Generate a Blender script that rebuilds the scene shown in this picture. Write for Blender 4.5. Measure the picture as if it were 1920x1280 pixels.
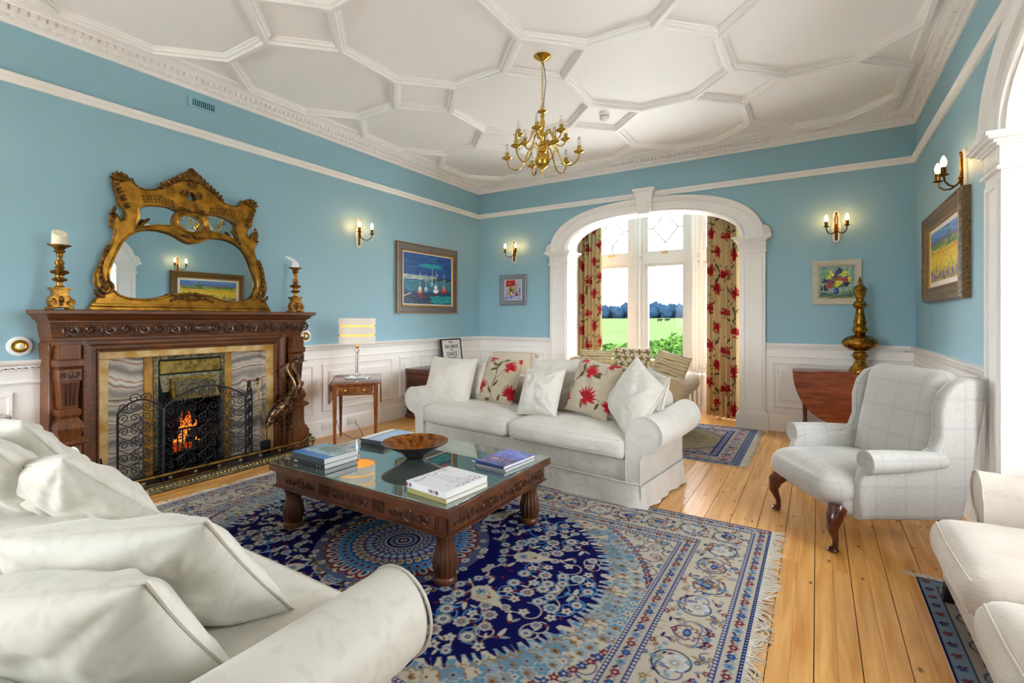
import bpy, bmesh, math, random
import numpy as np
from mathutils import Vector, Matrix, noise as mnoise
for _o in list(bpy.data.objects): bpy.data.objects.remove(_o)
SC = bpy.context.scene
COL = SC.collection
PI = math.pi
# ------------------------------------------------------------------ camera
TH = math.radians(31.87); CAMH = 1.35; FPX = 920.0; HZ = 596.0
cam_d = bpy.data.cameras.new('camera'); cam = bpy.data.objects.new('camera', cam_d); COL.objects.link(cam)
cam.location = (0, 0, CAMH); cam.rotation_euler = (PI/2, 0, TH)
cam_d.sensor_width = 36; cam_d.lens = 36*FPX/1920; cam_d.shift_y = (HZ-640)/1920
cam_d.clip_start = 0.02; cam_d.clip_end = 900
SC.camera = cam
AX = Vector((-math.sin(TH), math.cos(TH), 0)); RX = Vector((math.cos(TH), math.sin(TH), 0))
def ray(x, y): return AX + RX*((x-960)/FPX) + Vector((0, 0, -(y-HZ)/FPX))
def atz(x, y, z=0.0):
    d = ray(x, y); return Vector((0, 0, CAMH)) + d*((z-CAMH)/d.z)
def atX(x, y, X): d = ray(x, y); return Vector((0, 0, CAMH)) + d*(X/d.x)
def atY(x, y, Y): d = ray(x, y); return Vector((0, 0, CAMH)) + d*(Y/d.y)
# ------------------------------------------------------------------ world: bright overcast sky
wd = bpy.data.worlds.new('World'); SC.world = wd; wd.use_nodes = True
nt = wd.node_tree; bg = nt.nodes['Background']
tc = nt.nodes.new('ShaderNodeTexCoord'); sx = nt.nodes.new('ShaderNodeSeparateXYZ'); cr = nt.nodes.new('ShaderNodeValToRGB')
nt.links.new(tc.outputs['Generated'], sx.inputs[0]); nt.links.new(sx.outputs['Z'], cr.inputs[0])
cr.color_ramp.elements[0].color = (0.90, 0.955, 1.0, 1); cr.color_ramp.elements[1].color = (0.86, 0.935, 1.0, 1)
nt.links.new(cr.outputs[0], bg.inputs[0]); bg.inputs[1].default_value = 9.0
def portal(loc, rot, sx_, sy_):
    l = bpy.data.lights.new('window_portal', 'AREA'); l.shape = 'RECTANGLE'; l.size = sx_; l.size_y = sy_
    l.cycles.is_portal = True
    o = bpy.data.objects.new('window_portal', l); COL.objects.link(o); o.location = loc; o.rotation_euler = rot
SC.view_settings.view_transform = 'Standard'; SC.view_settings.look = 'None'
SC.view_settings.exposure = 1.82; SC.view_settings.gamma = 1.0; SC.view_settings.use_curve_mapping = False
SC.cycles.max_bounces = 10; SC.cycles.diffuse_bounces = 6; SC.cycles.glossy_bounces = 4
SC.cycles.transmission_bounces = 6; SC.cycles.transparent_max_bounces = 10
SC.cycles.sample_clamp_indirect = 8.0; SC.cycles.caustics_reflective = False; SC.cycles.caustics_refractive = False
# ------------------------------------------------------------------ room numbers (metres)
XL, XR, YB, YF = -4.81, 0.89, 6.69, -2.31
ZC = 3.55; ZD = 1.05; ZP0, ZP1 = 3.0, 3.07; ZK = 3.41
# ------------------------------------------------------------------ colour and material helpers
def L(c):
    if isinstance(c, str): c = [int(c[i:i+2], 16) for i in (1, 3, 5)]
    return tuple((x/255/12.92 if x/255 <= .04045 else ((x/255+.055)/1.055)**2.4) for x in c)
MATS = {}
def mat(name, col='#888888', rough=.5, metal=0., bump=0., bscale=40., var=0., vscale=6., stretch=(1, 1, 1), spec=None, sheen=0., coat=0., attr=None, emis=None, estr=0., sub=0., trans=0., bdist=.01, col2=None, detail=4., ior=None):
    if name in MATS: return MATS[name]
    m = bpy.data.materials.new(name); m.use_nodes = True; MATS[name] = m
    n = m.node_tree.nodes; k = m.node_tree.links; b = n['Principled BSDF']
    c = L(col); b.inputs['Base Color'].default_value = (*c, 1); b.inputs['Roughness'].default_value = rough; b.inputs['Metallic'].default_value = metal
    if spec is not None: b.inputs['Specular IOR Level'].default_value = spec
    if sheen: b.inputs['Sheen Weight'].default_value = sheen
    if coat: b.inputs['Coat Weight'].default_value = coat; b.inputs['Coat Roughness'].default_value = .12
    if trans: b.inputs['Transmission Weight'].default_value = trans
    if ior: b.inputs['IOR'].default_value = ior
    if emis: b.inputs['Emission Color'].default_value = (*L(emis), 1); b.inputs['Emission Strength'].default_value = estr
    def coords():
        t = n.new('ShaderNodeTexCoord'); mp = n.new('ShaderNodeMapping'); mp.inputs['Scale'].default_value = stretch
        k.new(t.outputs['Object'], mp.inputs[0]); return mp.outputs[0]
    co = coords() if (bump or var) else None
    if attr:
        a = n.new('ShaderNodeVertexColor'); a.layer_name = attr; k.new(a.outputs[0], b.inputs['Base Color'])
    if var:
        z = n.new('ShaderNodeTexNoise'); z.inputs['Scale'].default_value = vscale; z.inputs['Detail'].default_value = detail
        k.new(co, z.inputs['Vector']); r = n.new('ShaderNodeValToRGB')
        c2 = L(col2) if col2 else tuple(x*(1-var) for x in c)
        r.color_ramp.elements[0].position = .35; r.color_ramp.elements[1].position = .65
        r.color_ramp.elements[0].color = (*c2, 1); r.color_ramp.elements[1].color = (*c, 1)
        k.new(z.outputs[0], r.inputs[0]); k.new(r.outputs[0], b.inputs['Base Color'])
    if bump:
        z = n.new('ShaderNodeTexNoise'); z.inputs['Scale'].default_value = bscale; z.inputs['Detail'].default_value = 5
        k.new(co, z.inputs['Vector']); bp = n.new('ShaderNodeBump'); bp.inputs['Strength'].default_value = bump; bp.inputs['Distance'].default_value = bdist
        k.new(z.outputs[0], bp.inputs['Height']); k.new(bp.outputs[0], b.inputs['Normal'])
    return m
# ------------------------------------------------------------------ mesh helpers
class MB:
    def __init__(s): s.v = []; s.f = []
    def add(s, vs, fs, M=None):
        o = len(s.v)
        s.v += [tuple(M @ Vector(p)) for p in vs] if M is not None else [tuple(p) for p in vs]
        s.f += [tuple(i+o for i in f) for f in fs]; return s
    def box(s, a, b, M=None):
        x0, y0, z0 = a; x1, y1, z1 = b
        return s.add([(x0,y0,z0),(x1,y0,z0),(x1,y1,z0),(x0,y1,z0),(x0,y0,z1),(x1,y0,z1),(x1,y1,z1),(x0,y1,z1)],
              [(0,3,2,1),(4,5,6,7),(0,1,5,4),(1,2,6,5),(2,3,7,6),(3,0,4,7)], M)
    def rbox(s, a, b, r=.01, seg=2, M=None):
        bm = bmesh.new(); bmesh.ops.create_cube(bm, size=1)
        for v in bm.verts: v.co = Vector([a[i]+(v.co[i]+.5)*(b[i]-a[i]) for i in range(3)])
        bmesh.ops.bevel(bm, geom=bm.edges[:], offset=r, segments=seg, profile=.5, affect='EDGES')
        s.bm(bm, M); return s
    def bm(s, bm, M=None):
        bm.verts.index_update(); s.add([v.co.copy() for v in bm.verts], [[v.index for v in f.verts] for f in bm.faces], M); bm.free()
    def cyl(s, p0, p1, r0, r1=None, n=12, caps=True):
        r1 = r0 if r1 is None else r1; p0 = Vector(p0); p1 = Vector(p1); d = (p1-p0).normalized()
        u = d.orthogonal().normalized(); w = d.cross(u); vs = []
        for p, r in ((p0, r0), (p1, r1)):
            vs += [p+u*(r*math.cos(2*PI*i/n))+w*(r*math.sin(2*PI*i/n)) for i in range(n)]
        fs = [(i, (i+1) % n, n+(i+1) % n, n+i) for i in range(n)]
        if caps: fs += [tuple(range(n-1, -1, -1)), tuple(range(n, 2*n))]
        return s.add(vs, fs)
    def lathe(s, prof, n=20, M=None, caps=True, lobes=0, lamp=0.):
        vs = []
        for r, z in prof:
            for i in range(n):
                t = 2*PI*i/n; q = r*(1+lamp*math.cos(lobes*t)) if lobes else r
                vs.append((q*math.cos(t), q*math.sin(t), z))
        fs = [(j*n+i, j*n+(i+1) % n, (j+1)*n+(i+1) % n, (j+1)*n+i) for j in range(len(prof)-1) for i in range(n)]
        if caps: fs += [tuple(range(n-1, -1, -1)), tuple(range((len(prof)-1)*n, len(prof)*n))]
        return s.add(vs, fs, M)
    def tube(s, pts, r, n=6, closed=False, caps=True, M=None, flat=None):
        P = [Vector(p) for p in pts]; N = len(P); vs = []; pu = None
        for i in range(N):
            a = P[i-1] if (i or closed) else P[i]; b = P[(i+1) % N] if (i < N-1 or closed) else P[i]
            d = (b-a); d = d.normalized() if d.length > 1e-9 else Vector((0, 0, 1))
            u = d.orthogonal().normalized() if pu is None else (pu-d*pu.dot(d))
            u = u.normalized() if u.length > 1e-6 else d.orthogonal().normalized(); pu = u; w = d.cross(u)
            ri = r[i] if hasattr(r, '__len__') else r
            for j in range(n):
                q = u*(ri*math.cos(2*PI*j/n))+w*(ri*math.sin(2*PI*j/n))
                if flat is not None: q = q - Vector(flat[0])*(q.dot(Vector(flat[0]))*(1-flat[1]))
                vs.append(P[i]+q)
        fs = [(i*n+j, i*n+(j+1) % n, ((i+1) % N)*n+(j+1) % n, ((i+1) % N)*n+j) for i in range(N if closed else N-1) for j in range(n)]
        if caps and not closed: fs += [tuple(range(n-1, -1, -1)), tuple(range((N-1)*n, N*n))]
        return s.add(vs, fs, M)
    def prism(s, poly, y0, y1, M=None):  # polygon in local XZ extruded along Y
        n = len(poly)
        vs = [(x, y0, z) for x, z in poly]+[(x, y1, z) for x, z in poly]
        return s.add(vs, [tuple(range(n)), tuple(range(2*n-1, n-1, -1))]+[(i, n+i, n+(i+1) % n, (i+1) % n) for i in range(n)], M)
    def loft(s, rings, closed=True, caps=True, M=None):
        n = len(rings[0]); vs = [p for r in rings for p in r]; m = n if closed else n-1
        fs = [(j*n+i, j*n+(i+1) % n, (j+1)*n+(i+1) % n, (j+1)*n+i) for j in range(len(rings)-1) for i in range(m)]
        if caps: fs += [tuple(range(n-1, -1, -1)), tuple(range((len(rings)-1)*n, len(rings)*n))]
        return s.add(vs, fs, M)
    def ball(s, c, r, n=10, m=6, M=None):
        rr = r if hasattr(r, '__len__') else (r, r, r); vs = [(c[0], c[1], c[2]-rr[2])]
        for j in range(1, m):
            p = -PI/2+PI*j/m
            vs += [(c[0]+rr[0]*math.cos(p)*math.cos(2*PI*i/n), c[1]+rr[1]*math.cos(p)*math.sin(2*PI*i/n), c[2]+rr[2]*math.sin(p)) for i in range(n)]
        vs.append((c[0], c[1], c[2]+rr[2])); fs = [(0, 1+(i+1) % n, 1+i) for i in range(n)]
        for j in range(m-2): fs += [(1+j*n+i, 1+j*n+(i+1) % n, 1+(j+1)*n+(i+1) % n, 1+(j+1)*n+i) for i in range(n)]
        t = len(vs)-1; o = 1+(m-2)*n; fs += [(o+i, o+(i+1) % n, t) for i in range(n)]
        return s.add(vs, fs, M)
def obj(name, mb, m, parent=None, loc=None, rot=None, smooth=True, angle=38, kind=None, label=None, colors=None, fixn=True):
    me = bpy.data.meshes.new(name); me.from_pydata(mb.v, [], mb.f); me.update()
    if fixn and len(mb.f) < 60000:
        bm = bmesh.new(); bm.from_mesh(me); bmesh.ops.recalc_face_normals(bm, faces=bm.faces[:]); bm.to_mesh(me); bm.free()
    if smooth:
        me.shade_smooth()
        if angle < 180: me.set_sharp_from_angle(angle=math.radians(angle))
    return mobj(name, me, m, parent, loc, rot, kind, label)
def mobj(name, me, m, parent=None, loc=None, rot=None, kind=None, label=None):
    if m is not None and not me.materials: me.materials.append(MATS[m] if isinstance(m, str) else m)
    o = bpy.data.objects.new(name, me); COL.objects.link(o)
    if parent is not None: o.parent = parent
    if loc is not None: o.location = loc
    if rot is not None: o.rotation_euler = rot
    if kind: o['kind'] = kind
    if label: o['label'] = label
    return o
def tag(o, label, cat, group=None):
    o['label'] = label; o['category'] = cat
    if group: o['group'] = group
    return o
def thing(name, label, cat, loc=(0, 0, 0), rotz=0, group=None):
    o = bpy.data.objects.new(name, None); COL.objects.link(o); o.empty_display_size = .1
    o.location = loc; o.rotation_euler = (0, 0, rotz); return tag(o, label, cat, group)
def struct(name, mb, m, label=None, **k):
    o = obj(name, mb, m, **k); o['kind'] = 'structure'
    if label: o['label'] = label
    return o
def dup(root, loc=None, rotz=None, label=None, parent=None):
    r = root.copy(); COL.objects.link(r)
    if parent is not None: r.parent = parent
    if loc is not None: r.location = loc
    if rotz is not None: r.rotation_euler = (0, 0, rotz)
    if label: r['label'] = label
    for ch in root.children: dup(ch, parent=r)
    return r
def curve_mesh(loops, extrude=.01, bevel=0., res=2):   # filled 2D outlines (with holes) -> solid in local XY, thickness in Z
    c = bpy.data.curves.new('t', 'CURVE'); c.dimensions = '2D'; c.fill_mode = 'BOTH'; c.extrude = extrude; c.bevel_depth = bevel; c.bevel_resolution = res; c.offset = -bevel
    for n_, lp in enumerate(loops):
        ar = sum(lp[i-1][0]*lp[i][1]-lp[i][0]*lp[i-1][1] for i in range(len(lp)))
        if (ar > 0) == (n_ > 0): lp = lp[::-1]      # outline counter-clockwise, holes clockwise
        s = c.splines.new('POLY'); s.points.add(len(lp)-1); s.use_cyclic_u = True
        for i, p in enumerate(lp): s.points[i].co = (p[0], p[1], 0, 1)
    o = bpy.data.objects.new('t', c); COL.objects.link(o); bpy.context.view_layer.update()
    me = bpy.data.meshes.new_from_object(o.evaluated_get(bpy.context.evaluated_depsgraph_get()))
    bpy.data.objects.remove(o); bpy.data.curves.remove(c); return me
def me_add(mb, me, M=None):
    mb.add([v.co.copy() for v in me.vertices], [tuple(p.vertices) for p in me.polygons], M); bpy.data.meshes.remove(me)
def text_mb(mb, txt, size, M, extrude=.0006, align='CENTER', sx=1.0, bold=0.):
    c = bpy.data.curves.new('t', 'FONT'); c.body = txt; c.size = size; c.extrude = extrude; c.align_x = align; c.offset = bold; c.resolution_u = 3
    o = bpy.data.objects.new('t', c); COL.objects.link(o); bpy.context.view_layer.update()
    me = bpy.data.meshes.new_from_object(o.evaluated_get(bpy.context.evaluated_depsgraph_get()))
    bpy.data.objects.remove(o); bpy.data.curves.remove(c); me_add(mb, me, M @ Matrix.Diagonal((sx, 1, 1, 1)))
def spiral(cx, cy, r0, r1, a0, turns, n=14):
    return [(cx+(r0+(r1-r0)*i/n)*math.cos(a0+turns*2*PI*i/n), cy+(r0+(r1-r0)*i/n)*math.sin(a0+turns*2*PI*i/n)) for i in range(n+1)]
def frame_mat(M3, loc):  # 3 column axes + origin
    m = Matrix.Identity(4)
    for i in range(3):
        for j in range(3): m[j][i] = M3[i][j]
        m[i][3] = loc[i]
    return m
# painted surfaces: numpy canvas -> colour attribute on a grid mesh
class Canvas:
    def __init__(s, w, h, W, H, col):  # w,h metres; W,H samples
        s.w, s.h, s.W, s.H = w, h, W, H; s.a = np.empty((H, W, 3), np.float32); s.a[:] = L(col)
        s.px = w/(W-1)
    def win(s, x0, x1, y0, y1):
        i0 = max(0, int(x0/s.w*(s.W-1))); i1 = min(s.W, int(x1/s.w*(s.W-1))+2); j0 = max(0, int(y0/s.h*(s.H-1))); j1 = min(s.H, int(y1/s.h*(s.H-1))+2)
        if i0 >= i1 or j0 >= j1: return None
        X, Y = np.meshgrid(np.arange(i0, i1)*s.w/(s.W-1), np.arange(j0, j1)*s.h/(s.H-1)); return (slice(j0, j1), slice(i0, i1)), X, Y
    def put(s, sl, cov, col):
        c = np.array(L(col), np.float32) if isinstance(col, str) else np.array(col, np.float32)
        cov = np.clip(cov, 0, 1)[..., None]; s.a[sl] = s.a[sl]*(1-cov)+c*cov
    def ell(s, x, y, rx, ry, col, ang=0, alpha=1.):
        R = max(rx, ry)+s.px; q = s.win(x-R, x+R, y-R, y+R)
        if q is None: return
        sl, X, Y = q; c, n = math.cos(ang), math.sin(ang); u = (X-x)*c+(Y-y)*n; v = -(X-x)*n+(Y-y)*c
        d = np.sqrt((u/rx)**2+(v/ry)**2); s.put(sl, alpha*((1-d)*min(rx, ry)/s.px+.5), col)
    def line(s, pts, w, col, alpha=1.):
        P = np.array(pts, float); x0, y0 = P.min(0)-w; x1, y1 = P.max(0)+w; q = s.win(x0, x1, y0, y1)
        if q is None: return
        sl, X, Y = q; D = np.full(X.shape, 9.)
        for (ax, ay), (bx, by) in zip(P[:-1], P[1:]):
            dx, dy = bx-ax, by-ay; l2 = dx*dx+dy*dy+1e-12; t = np.clip(((X-ax)*dx+(Y-ay)*dy)/l2, 0, 1)
            D = np.minimum(D, np.hypot(X-ax-t*dx, Y-ay-t*dy))
        s.put(sl, alpha*((w/2-D)/s.px+.5), col)
    def leaf(s, x, y, l, w, ang, col, vein=None):
        R = l+s.px; q = s.win(x-R, x+R, y-R, y+R)
        if q is None: return
        sl, X, Y = q; c, n = math.cos(ang), math.sin(ang); u = ((X-x)*c+(Y-y)*n)/l; v = -(X-x)*n+(Y-y)*c
        hw = w*np.clip(u, 0, 1)**.6*np.clip(1-u, 0, 1)**.8*1.6; s.put(sl, ((hw-np.abs(v))/s.px+.5)*(u > 0)*(u < 1), col)
        if vein: s.put(sl, ((s.px*.7-np.abs(v))/s.px+.5)*(u > .05)*(u < .9), vein)
    def flower(s, x, y, r, n, col, ang=0, inner=None, f=.34):
        for i in range(n):
            t = ang+2*PI*i/n; s.ell(x+.6*r*math.cos(t), y+.6*r*math.sin(t), r*.45, r*f, col, t)
        s.ell(x, y, r*.5, r*.5, col)
        if inner: s.ell(x, y, r*.28, r*.28, inner)
    def rect(s, x0, x1, y0, y1, col, alpha=1.):
        q = s.win(x0, x1, y0, y1)
        if q: s.put(q[0], np.full(q[1].shape, alpha)*((q[1] >= x0)*(q[1] <= x1)*(q[2] >= y0)*(q[2] <= y1)), col)
    def samp(s, u, v):
        i = np.clip(np.round(np.asarray(u)*(s.W-1)).astype(int), 0, s.W-1); j = np.clip(np.round(np.asarray(v)*(s.H-1)).astype(int), 0, s.H-1); return s.a[j, i]
def set_cols(me, cols):
    a = me.color_attributes.new('paint', 'FLOAT_COLOR', 'POINT'); c = np.ones((len(me.vertices), 4), np.float32); c[:, :3] = cols
    a.data.foreach_set('color', c.ravel())
def grid_me(name, P):  # P: (H,W,3)
    H, W = P.shape[:2]; me = bpy.data.meshes.new(name); me.vertices.add(H*W); me.vertices.foreach_set('co', P.reshape(-1).astype(np.float32))
    q = np.arange(H*W).reshape(H, W); f = np.stack([q[:-1, :-1], q[:-1, 1:], q[1:, 1:], q[1:, :-1]], -1).reshape(-1)
    nf = (H-1)*(W-1); me.loops.add(nf*4); me.loops.foreach_set('vertex_index', f.astype(np.int32)); me.polygons.add(nf)
    me.polygons.foreach_set('loop_start', np.arange(0, nf*4, 4, dtype=np.int32)); me.update(calc_edges=True); me.shade_smooth(); return me
# ================================================================== SHELL
mat('wall_blue', '#94bccb', .55, bump=.03, bscale=180)
mat('white_paint', '#f4f1ed', .38)
mat('ceiling_white', '#f7f4f1', .6, bump=.02, bscale=120)
mat('plaster_white', '#f5f2ef', .5)
def pine():
    m = bpy.data.materials.new('pine'); m.use_nodes = True; MATS['pine'] = m
    n = m.node_tree.nodes; k = m.node_tree.links; b = n['Principled BSDF']; b.inputs['Roughness'].default_value = .3
    t = n.new('ShaderNodeTexCoord'); oi = n.new('ShaderNodeObjectInfo')
    va = n.new('ShaderNodeVectorMath'); va.operation = 'MULTIPLY_ADD'; va.inputs[1].default_value = (1, 1, 1)
    cx = n.new('ShaderNodeCombineXYZ'); mu = n.new('ShaderNodeMath'); mu.operation = 'MULTIPLY'; mu.inputs[1].default_value = 37.0
    k.new(oi.outputs['Random'], mu.inputs[0]); [k.new(mu.outputs[0], cx.inputs[i]) for i in range(3)]
    k.new(t.outputs['Object'], va.inputs[0]); k.new(cx.outputs[0], va.inputs[2])
    mp = n.new('ShaderNodeMapping'); mp.inputs['Scale'].default_value = (14, .9, 14); k.new(va.outputs[0], mp.inputs[0])
    z = n.new('ShaderNodeTexNoise'); z.inputs['Scale'].default_value = 1.6; z.inputs['Detail'].default_value = 6; z.inputs['Distortion'].default_value = .6; k.new(mp.outputs[0], z.inputs['Vector'])
    r = n.new('ShaderNodeValToRGB'); e = r.color_ramp.elements; e[0].position = .3; e[1].position = .72
    e[0].color = (*L('#c4843a'), 1); e[1].color = (*L('#ecb870'), 1); k.new(z.outputs[0], r.inputs[0])
    mp2 = n.new('ShaderNodeMapping'); mp2.inputs['Scale'].default_value = (5.5, 2.6, 3.2); k.new(va.outputs[0], mp2.inputs[0])
    vo = n.new('ShaderNodeTexVoronoi'); vo.voronoi_dimensions = '2D'; vo.inputs['Scale'].default_value = 1.0; k.new(mp2.outputs[0], vo.inputs['Vector'])
    r2 = n.new('ShaderNodeValToRGB'); r2.color_ramp.elements[0].position = .025; r2.color_ramp.elements[1].position = .06
    r2.color_ramp.elements[0].color = (.18, .08, .03, 1); r2.color_ramp.elements[1].color = (1, 1, 1, 1); k.new(vo.outputs['Distance'], r2.inputs[0])
    mx = n.new('ShaderNodeMix'); mx.data_type = 'RGBA'; mx.blend_type = 'MULTIPLY'; mx.inputs['Factor'].default_value = .85
    k.new(r.outputs[0], mx.inputs['A']); k.new(r2.outputs[0], mx.inputs['B'])
    hv = n.new('ShaderNodeHueSaturation'); ml = n.new('ShaderNodeMapRange'); ml.inputs['To Min'].default_value = .86; ml.inputs['To Max'].default_value = 1.08
    k.new(oi.outputs['Random'], ml.inputs[0]); k.new(ml.outputs[0], hv.inputs['Value']); k.new(mx.outputs['Result'], hv.inputs['Color']); k.new(hv.outputs[0], b.inputs['Base Color'])
    bp = n.new('ShaderNodeBump'); bp.inputs['Strength'].default_value = .12; bp.inputs['Distance'].default_value = .004; k.new(z.outputs[0], bp.inputs['Height']); k.new(bp.outputs[0], b.inputs['Normal'])
pine()
mat('dark_gap', '#3a2a1c', .8)
ARCY = 2.46          # centre of the arch in the right wall
BXC = -1.99          # centre of the arch in the back wall
# floor with planks
fl = MB()
fl.box((XL, YF-1.2, -.06), (XR, YB, -.021)); fl.box((BXC-1.3, YB, -.06), (BXC+1.3, 7.62, -.021)); fl.box((XR, ARCY-1.3, -.06), (1.95, ARCY+1.3, -.021))
floor = struct('floor', fl, 'dark_gap', label='dark subfloor under pine boards')
random.seed(4)
plank_me = {}
def plank(x, y0, y1):
    ln = round(y1-y0, 2); w = .0778
    if ln not in plank_me:
        mb = MB().box((-w/2, -ln/2, -.02), (w/2, ln/2, 0)); me = bpy.data.meshes.new('plank'); me.from_pydata(mb.v, [], mb.f); me.materials.append(MATS['pine']); plank_me[ln] = me
    mobj('plank', plank_me[ln], None, floor, (x, (y0+y1)/2, 0))
x = XL+.04; pk = 0
while x < 1.95:
    if x < XR: s, e = YF-.95, (7.6 if abs(x-BXC) < 1.24 else YB)
    else: s, e = ARCY-1.25, ARCY+1.25
    y = s
    while y < e-.05:
        ln = random.choice((2.8, 3.6, 4.4)); y1 = min(e, y+ln)
        if e-y1 < .6: y1 = e
        plank(x-.0014*(pk % 2), y+.0006, y1-.0006); y = y1
    x += .08; pk += 1
# arch curve
def archz(x, hw, rise, z0=2.33, n=2.4): return z0+rise*max(0, 1-min(1, abs(x)/hw)**n)**(1/n)
def archpts(hw, rise, N=40):
    return [(-hw*math.cos(PI*i/N), archz(-hw*math.cos(PI*i/N), hw, rise)) for i in range(N+1)]
HWI, RI = 1.20, .46
def wall_with_arch(name, x0, x1, M, m):
    lp = [(x0, -.08), (-HWI, -.08)]+[(a, b) for a, b in archpts(HWI, RI)]+[(HWI, -.08), (x1, -.08), (x1, ZC+.06), (x0, ZC+.06)]
    mb = MB(); me_add(mb, curve_mesh([lp], .14), M @ Matrix(((1,0,0,0),(0,0,1,.14),(0,1,0,0),(0,0,0,1))))
    return struct(name, mb, m)
MBK = Matrix.Translation((BXC, YB, 0))                                   # local x along wall, y outwards, z up
MRT = Matrix.Translation((XR, ARCY, 0)) @ Matrix.Rotation(-PI/2, 4, 'Z')  # local x = -Y, local y = +X
MLF = Matrix.Translation((XL, 0, 0)) @ Matrix.Rotation(PI/2, 4, 'Z')      # local x = +Y, local y = -X
wall_back = wall_with_arch('wall_back', XL-BXC-.28, XR-BXC+.28, MBK, 'wall_blue')
wall_right = wall_with_arch('wall_right', ARCY-YB, ARCY-YF+.28, MRT, 'wall_blue')
FPC = 2.20           # centre of the fireplace on the left wall
wl = MB().box((XL-.2, YF-1.3, -.08), (XL, FPC-.26, ZC+.06)).box((XL-.2, FPC+.26, -.08), (XL, YB, ZC+.06)).box((XL-.2, FPC-.26, .78), (XL, FPC+.26, ZC+.06))
wall_left = struct('wall_left', wl, 'wall_blue')
ADDED_WX = (-3.36,)   # centre of the unseen window added behind the camera for light
wf = MB()
for a, b in ((XL, ADDED_WX[0]-1.27), (ADDED_WX[0]+1.27, XR)): wf.box((a, YF-.28, -.08), (b, YF, 3.12))
wf.box((XL, YF-.28, 3.12), (XR, YF, ZC+.06))
wall_front = struct('wall_front', wf, 'wall_blue')
ceiling = struct('ceiling', MB().box((XL-.2, YF-.2, ZC), (XR+.28, YB+.28, ZC+.06)), 'ceiling_white')
# --- ceiling ribs: lattice of diamonds joined by straight ribs
CX = [-1.96+1.32*i for i in range(-2, 3)]; CY = [3.65+1.40*j for j in range(-4, 3)]; HD = .396
def clip(p, q, x0, x1, y0, y1):
    t0, t1 = 0., 1.; d = (q[0]-p[0], q[1]-p[1])
    for a, b in ((-d[0], p[0]-x0), (d[0], x1-p[0]), (-d[1], p[1]-y0), (d[1], y1-p[1])):
        if abs(a) < 1e-9:
            if b < 0: return None
        else:
            t = b/a
            if a < 0: t0 = max(t0, t)
            else: t1 = min(t1, t)
    if t1-t0 < 1e-3: return None
    return [(p[0]+d[0]*t, p[1]+d[1]*t) for t in (t0, t1)]
RIBP = [(-.07, .002), (-.07, -.014), (-.058, -.016), (-.05, -.036), (-.03, -.04), (-.022, -.062), (.022, -.062), (.03, -.04), (.05, -.036), (.058, -.016), (.07, -.014), (.07, .002)]
def rib(p, q):
    s = clip(p, q, XL+.2, XR-.2, YF+.2, YB-.24)
    if s is None: return
    a, b = Vector((*s[0], 0)), Vector((*s[1], 0)); d = b-a; ln = d.length
    if ln < .05: return
    mb = MB(); n = len(RIBP); jz = 1+.02*random.random()
    # mitred ends come from overlap at the nodes
    rings = [[(u*.76, y, z*jz*.88) for u, z in RIBP] for y in (-.012, ln+.012)]
    mb.loft(rings)
    obj('ceiling_rib', mb, 'plaster_white', ceiling, (a.x, a.y, ZC), (0, 0, math.atan2(d.y, d.x)-PI/2))
for cx in CX:
    for cy in CY:
        v = [(cx+HD, cy), (cx, cy+HD), (cx-HD, cy), (cx, cy-HD)]
        for i in range(4): rib(v[i], v[(i+1) % 4])
        rib((cx+HD, cy), (cx+1.32-HD, cy)); rib((cx, cy+HD), (cx, cy+1.40-HD))
# --- sweeps around the room
def sweep_room(mb, prof, flip=False):
    rings = []
    for u, z in prof: rings.append([(XL+u, YF+u, z), (XR-u, YF+u, z), (XR-u, YB-u, z), (XL+u, YB-u, z)])
    mb.loft(rings, caps=False)
cor = MB()
sweep_room(cor, [(0, ZK), (.018, ZK), (.022, ZK+.012), (.016, ZK+.018), (.016, ZK+.03), (.03, ZK+.034), (.044, ZK+.05), (.05, ZK+.066), (.05, ZK+.07), (.058, ZK+.072), (.058, ZK+.098),
                 (.095, ZK+.1), (.1, ZK+.112), (.112, ZK+.116), (.115, ZK+.126), (.135, ZK+.128), (.14, ZK+.134), (.17, ZK+.134), (.172, ZK+.128), (.19, ZK+.128), (.192, ZK+.122), (.21, ZK+.122), (.225, ZK+.1405), (0, ZK+.1405)])
trim1 = struct('trim_1', cor, 'plaster_white', label='white plaster cornice with dentils around the ceiling')
def runs():  # (origin, direction, inward normal, length) of the four walls
    return [((XL, YF), (0, 1), (1, 0), YB-YF), ((XR, YF), (0, 1), (-1, 0), YB-YF), ((XL, YB), (1, 0), (0, -1), XR-XL), ((XL, YF), (1, 0), (0, 1), XR-XL)]
def row(name, step, fn, m, z, parent, inset=.1):
    mb = MB()
    for (ox, oy), (dx, dy), (nx, ny), ln in runs():
        k = int((ln-2*inset)/step)
        for i in range(k):
            s = inset+(i+.5)*(ln-2*inset)/k
            M = frame_mat([(dx, dy, 0), (nx, ny, 0), (0, 0, 1)], (ox+dx*s, oy+dy*s, z)); fn(mb, M, i)
    o = obj(name, mb, m, parent, kind='stuff'); return o
row('dentil_row', .05, lambda mb, M, i: mb.box((-.0165, .05, 0), (.0165, .088, .026), M), 'plaster_white', ZK+.072, trim1)
def egg(mb, M, i):
    mb.ball((0, .042, .018), (.021, .014, .018), 8, 4, M); mb.box((.031, .035, .004), (.036, .052, .034), M)
row('egg_row', .072, egg, 'plaster_white', ZK+.03, trim1)
pr_ = MB(); sweep_room(pr_, [(0, ZP0), (.018, ZP0), (.024, ZP0+.012), (.024, ZP0+.03), (.034, ZP0+.036), (.042, ZP0+.05), (.042, ZP1-.006), (.036, ZP1), (0, ZP1)])
trim2 = struct('trim_2', pr_, 'white_paint', label='white picture rail running round the blue walls')
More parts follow.
